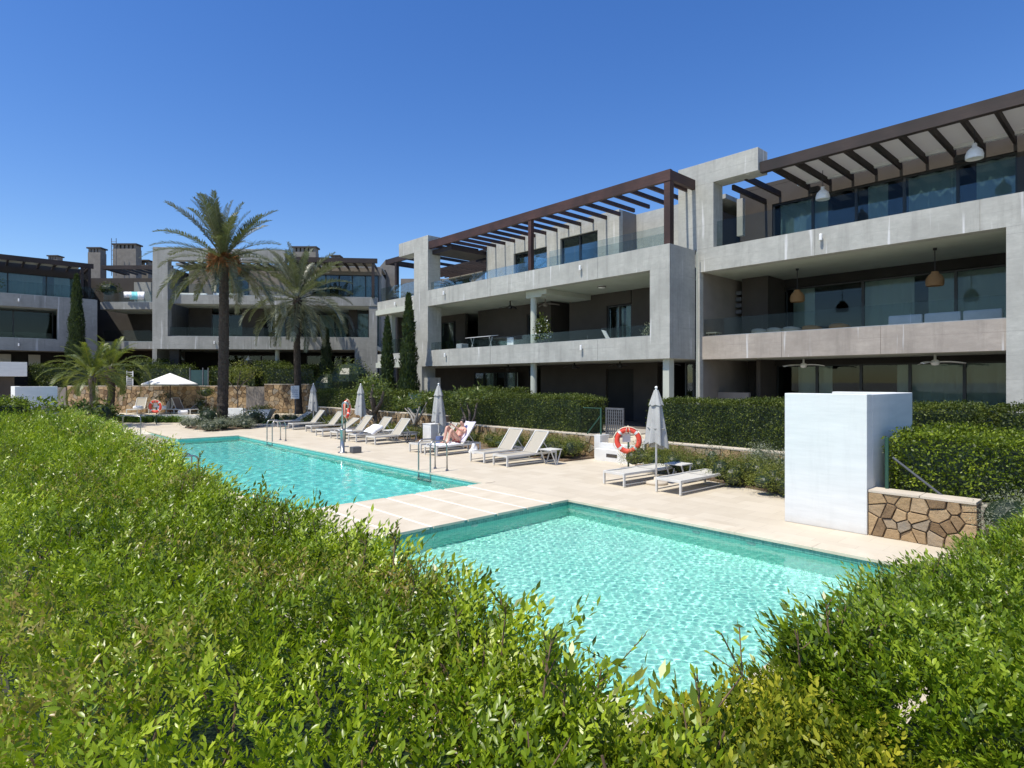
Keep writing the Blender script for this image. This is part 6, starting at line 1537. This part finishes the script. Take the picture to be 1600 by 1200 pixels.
def palm(label, x, y, z, ht, r0, r1, L_, n, mat, cat='palm tree', fruit=True, lean=0, seed=1, name='palm_tree', elmin=-38, elmax=84, droopk=1., bark='palm_bark'):
    r_ = random.Random(seed); t = thing(name, label, cat, (x, y, z), 0, None)
    rows = int(ht / .16); pts = [(lean * math.sin(2.2 * i / rows) * .4, 0, ht * i / rows) for i in range(rows + 1)]
    rs = [(r0 + (r1 - r0) * min(1, i / rows)) * (1 + .06 * (i % 2)) * (1.25 - .25 * min(1, i / 3)) for i in range(rows + 1)]
    MB().tube(pts, rs, 14).build('trunk', bark, t, smooth=False)
    # old leaf bases on the trunk: one joined part of small scales
    m = MB()
    for i in range(int(ht * 26)):
        zz = r_.uniform(.2, ht); a = r_.uniform(0, 6.28); f = zz / ht; rr = r0 + (r1 - r0) * f; lx = lean * math.sin(2.2 * f) * .4
        c_, s_ = math.cos(a), math.sin(a); w = .07 * r1 / .2
        m.v += [(lx + rr * c_ - s_ * w, rr * s_ + c_ * w, zz), (lx + rr * c_ + s_ * w, rr * s_ - c_ * w, zz), (lx + (rr + .045) * c_, (rr + .045) * s_, zz + .06), (lx + rr * .98 * c_, rr * .98 * s_, zz - .07)]
        o = len(m.v) - 4; m.f += [(o, o + 1, o + 2), (o, o + 2, o + 3), (o + 1, o + 3, o + 2)]
    tag(m.build('leaf_scars', bark, t), kind='stuff')
    tx = lean * math.sin(2.2) * .4
    MB().lathe([(r1, -.35), (r1 * 1.6, -.1), (r1 * 1.75, .15), (r1 * 1.1, .4), (0, .6)], 14, (tx, 0, ht)).build('crown_base', bark, t)
    variants = []
    for k in range(9):
        e = elmin + (elmax - elmin) * k / 8; variants.append(frond_mesh('frond', L_ * (.78 + .28 * math.sin(math.pi * (k + 2) / 11)), R(e), R((78 - .62 * abs(e)) * droopk), mat, seed=seed * 10 + k))
    for i in range(n):
        k = min(8, int(9 * ((i + .5) / n) ** .85)); a = i * 2.39996 + r_.uniform(-.15, .15)
        o = link('frond', variants[k], t, (tx + .12 * math.cos(a) * (1 - k / 9), .12 * math.sin(a) * (1 - k / 9), ht + .05 + .35 * k / 8), a); s_ = r_.uniform(.88, 1.08); o.scale = (s_, s_, s_); o.rotation_euler = (r_.uniform(-.25, .25), r_.uniform(-.08, .08), a)
    if fruit:
        for i in range(fruit if isinstance(fruit, int) and fruit > 1 else 6):
            a = i * 1.05 + .4; m = MB(); V_ = []
            for q in range(110):
                b = a + r_.gauss(0, .3); l = r_.uniform(.5, 1.0); m.tube([(tx + .25 * math.cos(a), .25 * math.sin(a), ht + .45), (tx + (.3 + .25 * l) * math.cos(b), (.3 + .25 * l) * math.sin(b), ht + .5 - .1 * l), (tx + (.5 + .42 * l * r_.uniform(.5, 1)) * math.cos(b), (.5 + .4 * l) * math.sin(b), ht + .7 - 1.25 * l * r_.uniform(.2, 1))], [.008, .014, .022], 3, cap=False)
            m.build('fruit_cluster', 'date_fruit', t)
    return t
palm('tall date palm with orange fruit clusters, its trunk beside the silver shrubs', 9.94, 33.18, 0, 8.5, .27, .215, 3.6, 62, 'leaf_palm', fruit=9, lean=.25, seed=1, elmin=-28, elmax=86, droopk=.85)
palm('second, shorter date palm with silvery drooping crown, right of the first', *fr((467 - 800) / 935 * 37.5, 37.5, .2), 7.1, .23, .17, 3.7, 62, 'leaf_palm_silver', fruit=False, lean=-.3, seed=2, elmin=-45)
palm('low bushy garden palm with yellowish arching fronds, left of the terrace', *fr((143 - 800) / 935 * 31.5, 31.5, .1), 2.3, .13, .11, 2.25, 38, 'leaf_palm_green', fruit=False, lean=.1, seed=3, elmin=-10, elmax=80, droopk=1.6, bark='bark')
palm('darker palm half hidden behind the low garden palm', *fr((168 - 800) / 935 * 34.5, 34.5, .2), 2.6, .2, .18, 2.4, 26, 'leaf_palm_green', fruit=False, lean=.5, seed=5, elmin=0, elmax=80, droopk=1.7, bark='palm_bark')

# ------------------------------------------------------------------ small trees
def tree(label, x, y, z, forks, size, mat, bark, n, name='tree', cat='tree', group=None, lump=.35, wr=.35, r0=.07):
    """forks: list of polylines from the base; a clump of leaves round each end"""
    t = thing(name, label, cat, (x, y, z), 0, group)
    for i, f in enumerate(forks): MB().tube(f, [r0 * (1 - .65 * k / (len(f) - 1)) for k in range(len(f))], 7).build('trunk' if i == 0 else 'branch', bark, t, smooth=True)
    lumps = [(f[-1][0], f[-1][1], f[-1][2] + lump * .35, lump, lump, lump * .75) for f in forks]
    P, Nn = lump_pts(lumps, n, -.7); foliage_obj('crown', [shell((P, Nn), size, .8, size * .4, wr)], mat, t); return t
FG = 'frangipani trees before the clipped hedge'
tree('frangipani tree with thick dark trunk behind the middle closed umbrella', 14.1, 24.8, .05, [[(0, 0, 0), (.05, 0, .5), (0, 0, 1.0), (-.1, .3, 1.6)], [(0, 0, .9), (.1, -.4, 1.4), (0, -.8, 1.9)], [(0, 0, .9), (.1, .5, 1.5), (0, .9, 2.0)], [(0, 0, 1), (-.2, -.1, 1.8), (-.2, -.2, 2.2)], [(0, 0, .7), (-.3, .5, 1.1), (-.4, .7, 1.3)]], .2, 'leaf_frangipani', 'bark', 900, 'frangipani_tree', 'frangipani tree', FG, .42, .33, .12)
tree('frangipani tree with pale forked branches left of the middle block pier', 14.2, 21.6, .05, [[(0, 0, 0), (0, 0, .5), (0, .3, .9), (-.1, .8, 1.3)], [(0, 0, .4), (-.1, -.3, .9), (0, -.4, 1.4)], [(0, 0, .4), (.1, .1, .8), (0, .5, 1.2), (0, 1.0, 1.15)], [(0, 0, .5), (0, -.5, 1.0), (0, -.9, 1.5)]], .19, 'leaf_frangipani', 'bark_pale', 900, 'frangipani_tree', 'frangipani tree', FG, .38, .33, .07)
tree('frangipani tree in the hedge behind the sunbather, white blossoms in it', 14.3, 18.0, .05, [[(0, 0, 0), (0, 0, .5), (0, .3, 1.0), (0, .7, 1.65)], [(0, 0, .4), (0, -.3, 1.0), (0, -.5, 1.7)], [(0, 0, .5), (.1, .1, 1.1), (0, .15, 1.5)]], .17, 'leaf_frangipani', 'bark', 800, 'frangipani_tree', 'frangipani tree', FG, .36, .33, .07)
x, y, _ = fr((371 - 800) / 935 * 37.8, 37.8)
tree('small slender tree with airy crown right of the large palm trunk', x, y, .38, [[(0, 0, 0), (.03, 0, .8), (0, 0, 1.6), (0, 0, 2.4)], [(0, 0, 1.4), (-.5, 0, 2.0)], [(0, 0, 1.4), (.5, .1, 2.1)], [(0, 0, 1.6), (.1, -.3, 2.7)], [(0, 0, 1.6), (.9, -.3, 2.4)]], .12, 'leaf_shrub', 'bark', 1500, 'small_tree', 'tree', None, .55, .35, .045)
x, y, _ = fr((258 - 800) / 935 * 38.45, 38.45)
tree('thin creeping shrub growing up the far stone wall behind the parasol', x, y, .38, [[(0, 0, 0), (.1, 0, .6), (0, 0, 1.0)], [(0, 0, .2), (-.4, 0, .7)], [(0, 0, .2), (.4, 0, .8)]], .1, 'leaf_dark', 'bark', 420, 'wall_shrub', 'shrub', None, .3, .4, .03)
shrub('dark rounded plant before the far stone wall, right of the parasol pole', (*fr((322 - 800) / 935 * 38.2, 38.2)[:2], .38), [(0, 0, 1.3, .45, .4, .35), (-.3, .1, .5, .3, .3, .4)], 700, .11, 'leaf_box', stems=2)
# potted plant with white flowers on the middle balcony, plants on the upper balconies
t = thing('potted_plant', 'balcony plant with white blossoms beside the round column', 'potted plant', (18.25, 17.95, 3.5)); MB().lathe([(.0, 0), (.16, 0), (.22, .35), (.2, .36), (0, .33)], 16).build('pot', 'taupe', t, smooth=True)
P, Nn = lump_pts([(0, 0, .9, .3, .3, .45), (0, 0, 1.35, .25, .25, .35)], 800); foliage_obj('foliage', [shell((P, Nn), .12, .8, .05, .5)], 'leaf_box', t); P, Nn = lump_pts([(0, 0, .95, .33, .33, .45), (0, 0, 1.4, .28, .28, .35)], 70); foliage_obj('blossoms', [shell((P, Nn), .08, .3, .02, .95)], 'petal', t)
shrub('pale leafy balcony plant at the right end of the middle balcony', (18.3, 12.6, 3.6), [(0, 0, .45, .2, .22, .4)], 220, .12, 'leaf_silver', name='potted_plant', cat='potted plant', core=0, wr=.3)
shrub('hanging dark climber at the right end of the middle balcony wall', (19.6, 12.3, 3.5), [(0, 0, 1.3, .2, .25, .9)], 350, .1, 'leaf_dark', name='climbing_plant', cat='climber', core=0)
shrub('round green plant at the left edge on the far left upper balcony', (1.2, 55.4, 8.57), [(0, 0, .7, .9, .6, .8)], 700, .16, 'leaf_box', name='potted_plant', cat='potted plant')
shrub('small green plant on the far recessed upper balcony', (*fr((170 - 800) / 935 * 47.6, 47.6)[:2], 8.6), [(0, 0, 1.1, .8, .5, .6)], 500, .14, 'leaf_box', name='potted_plant', cat='potted plant')
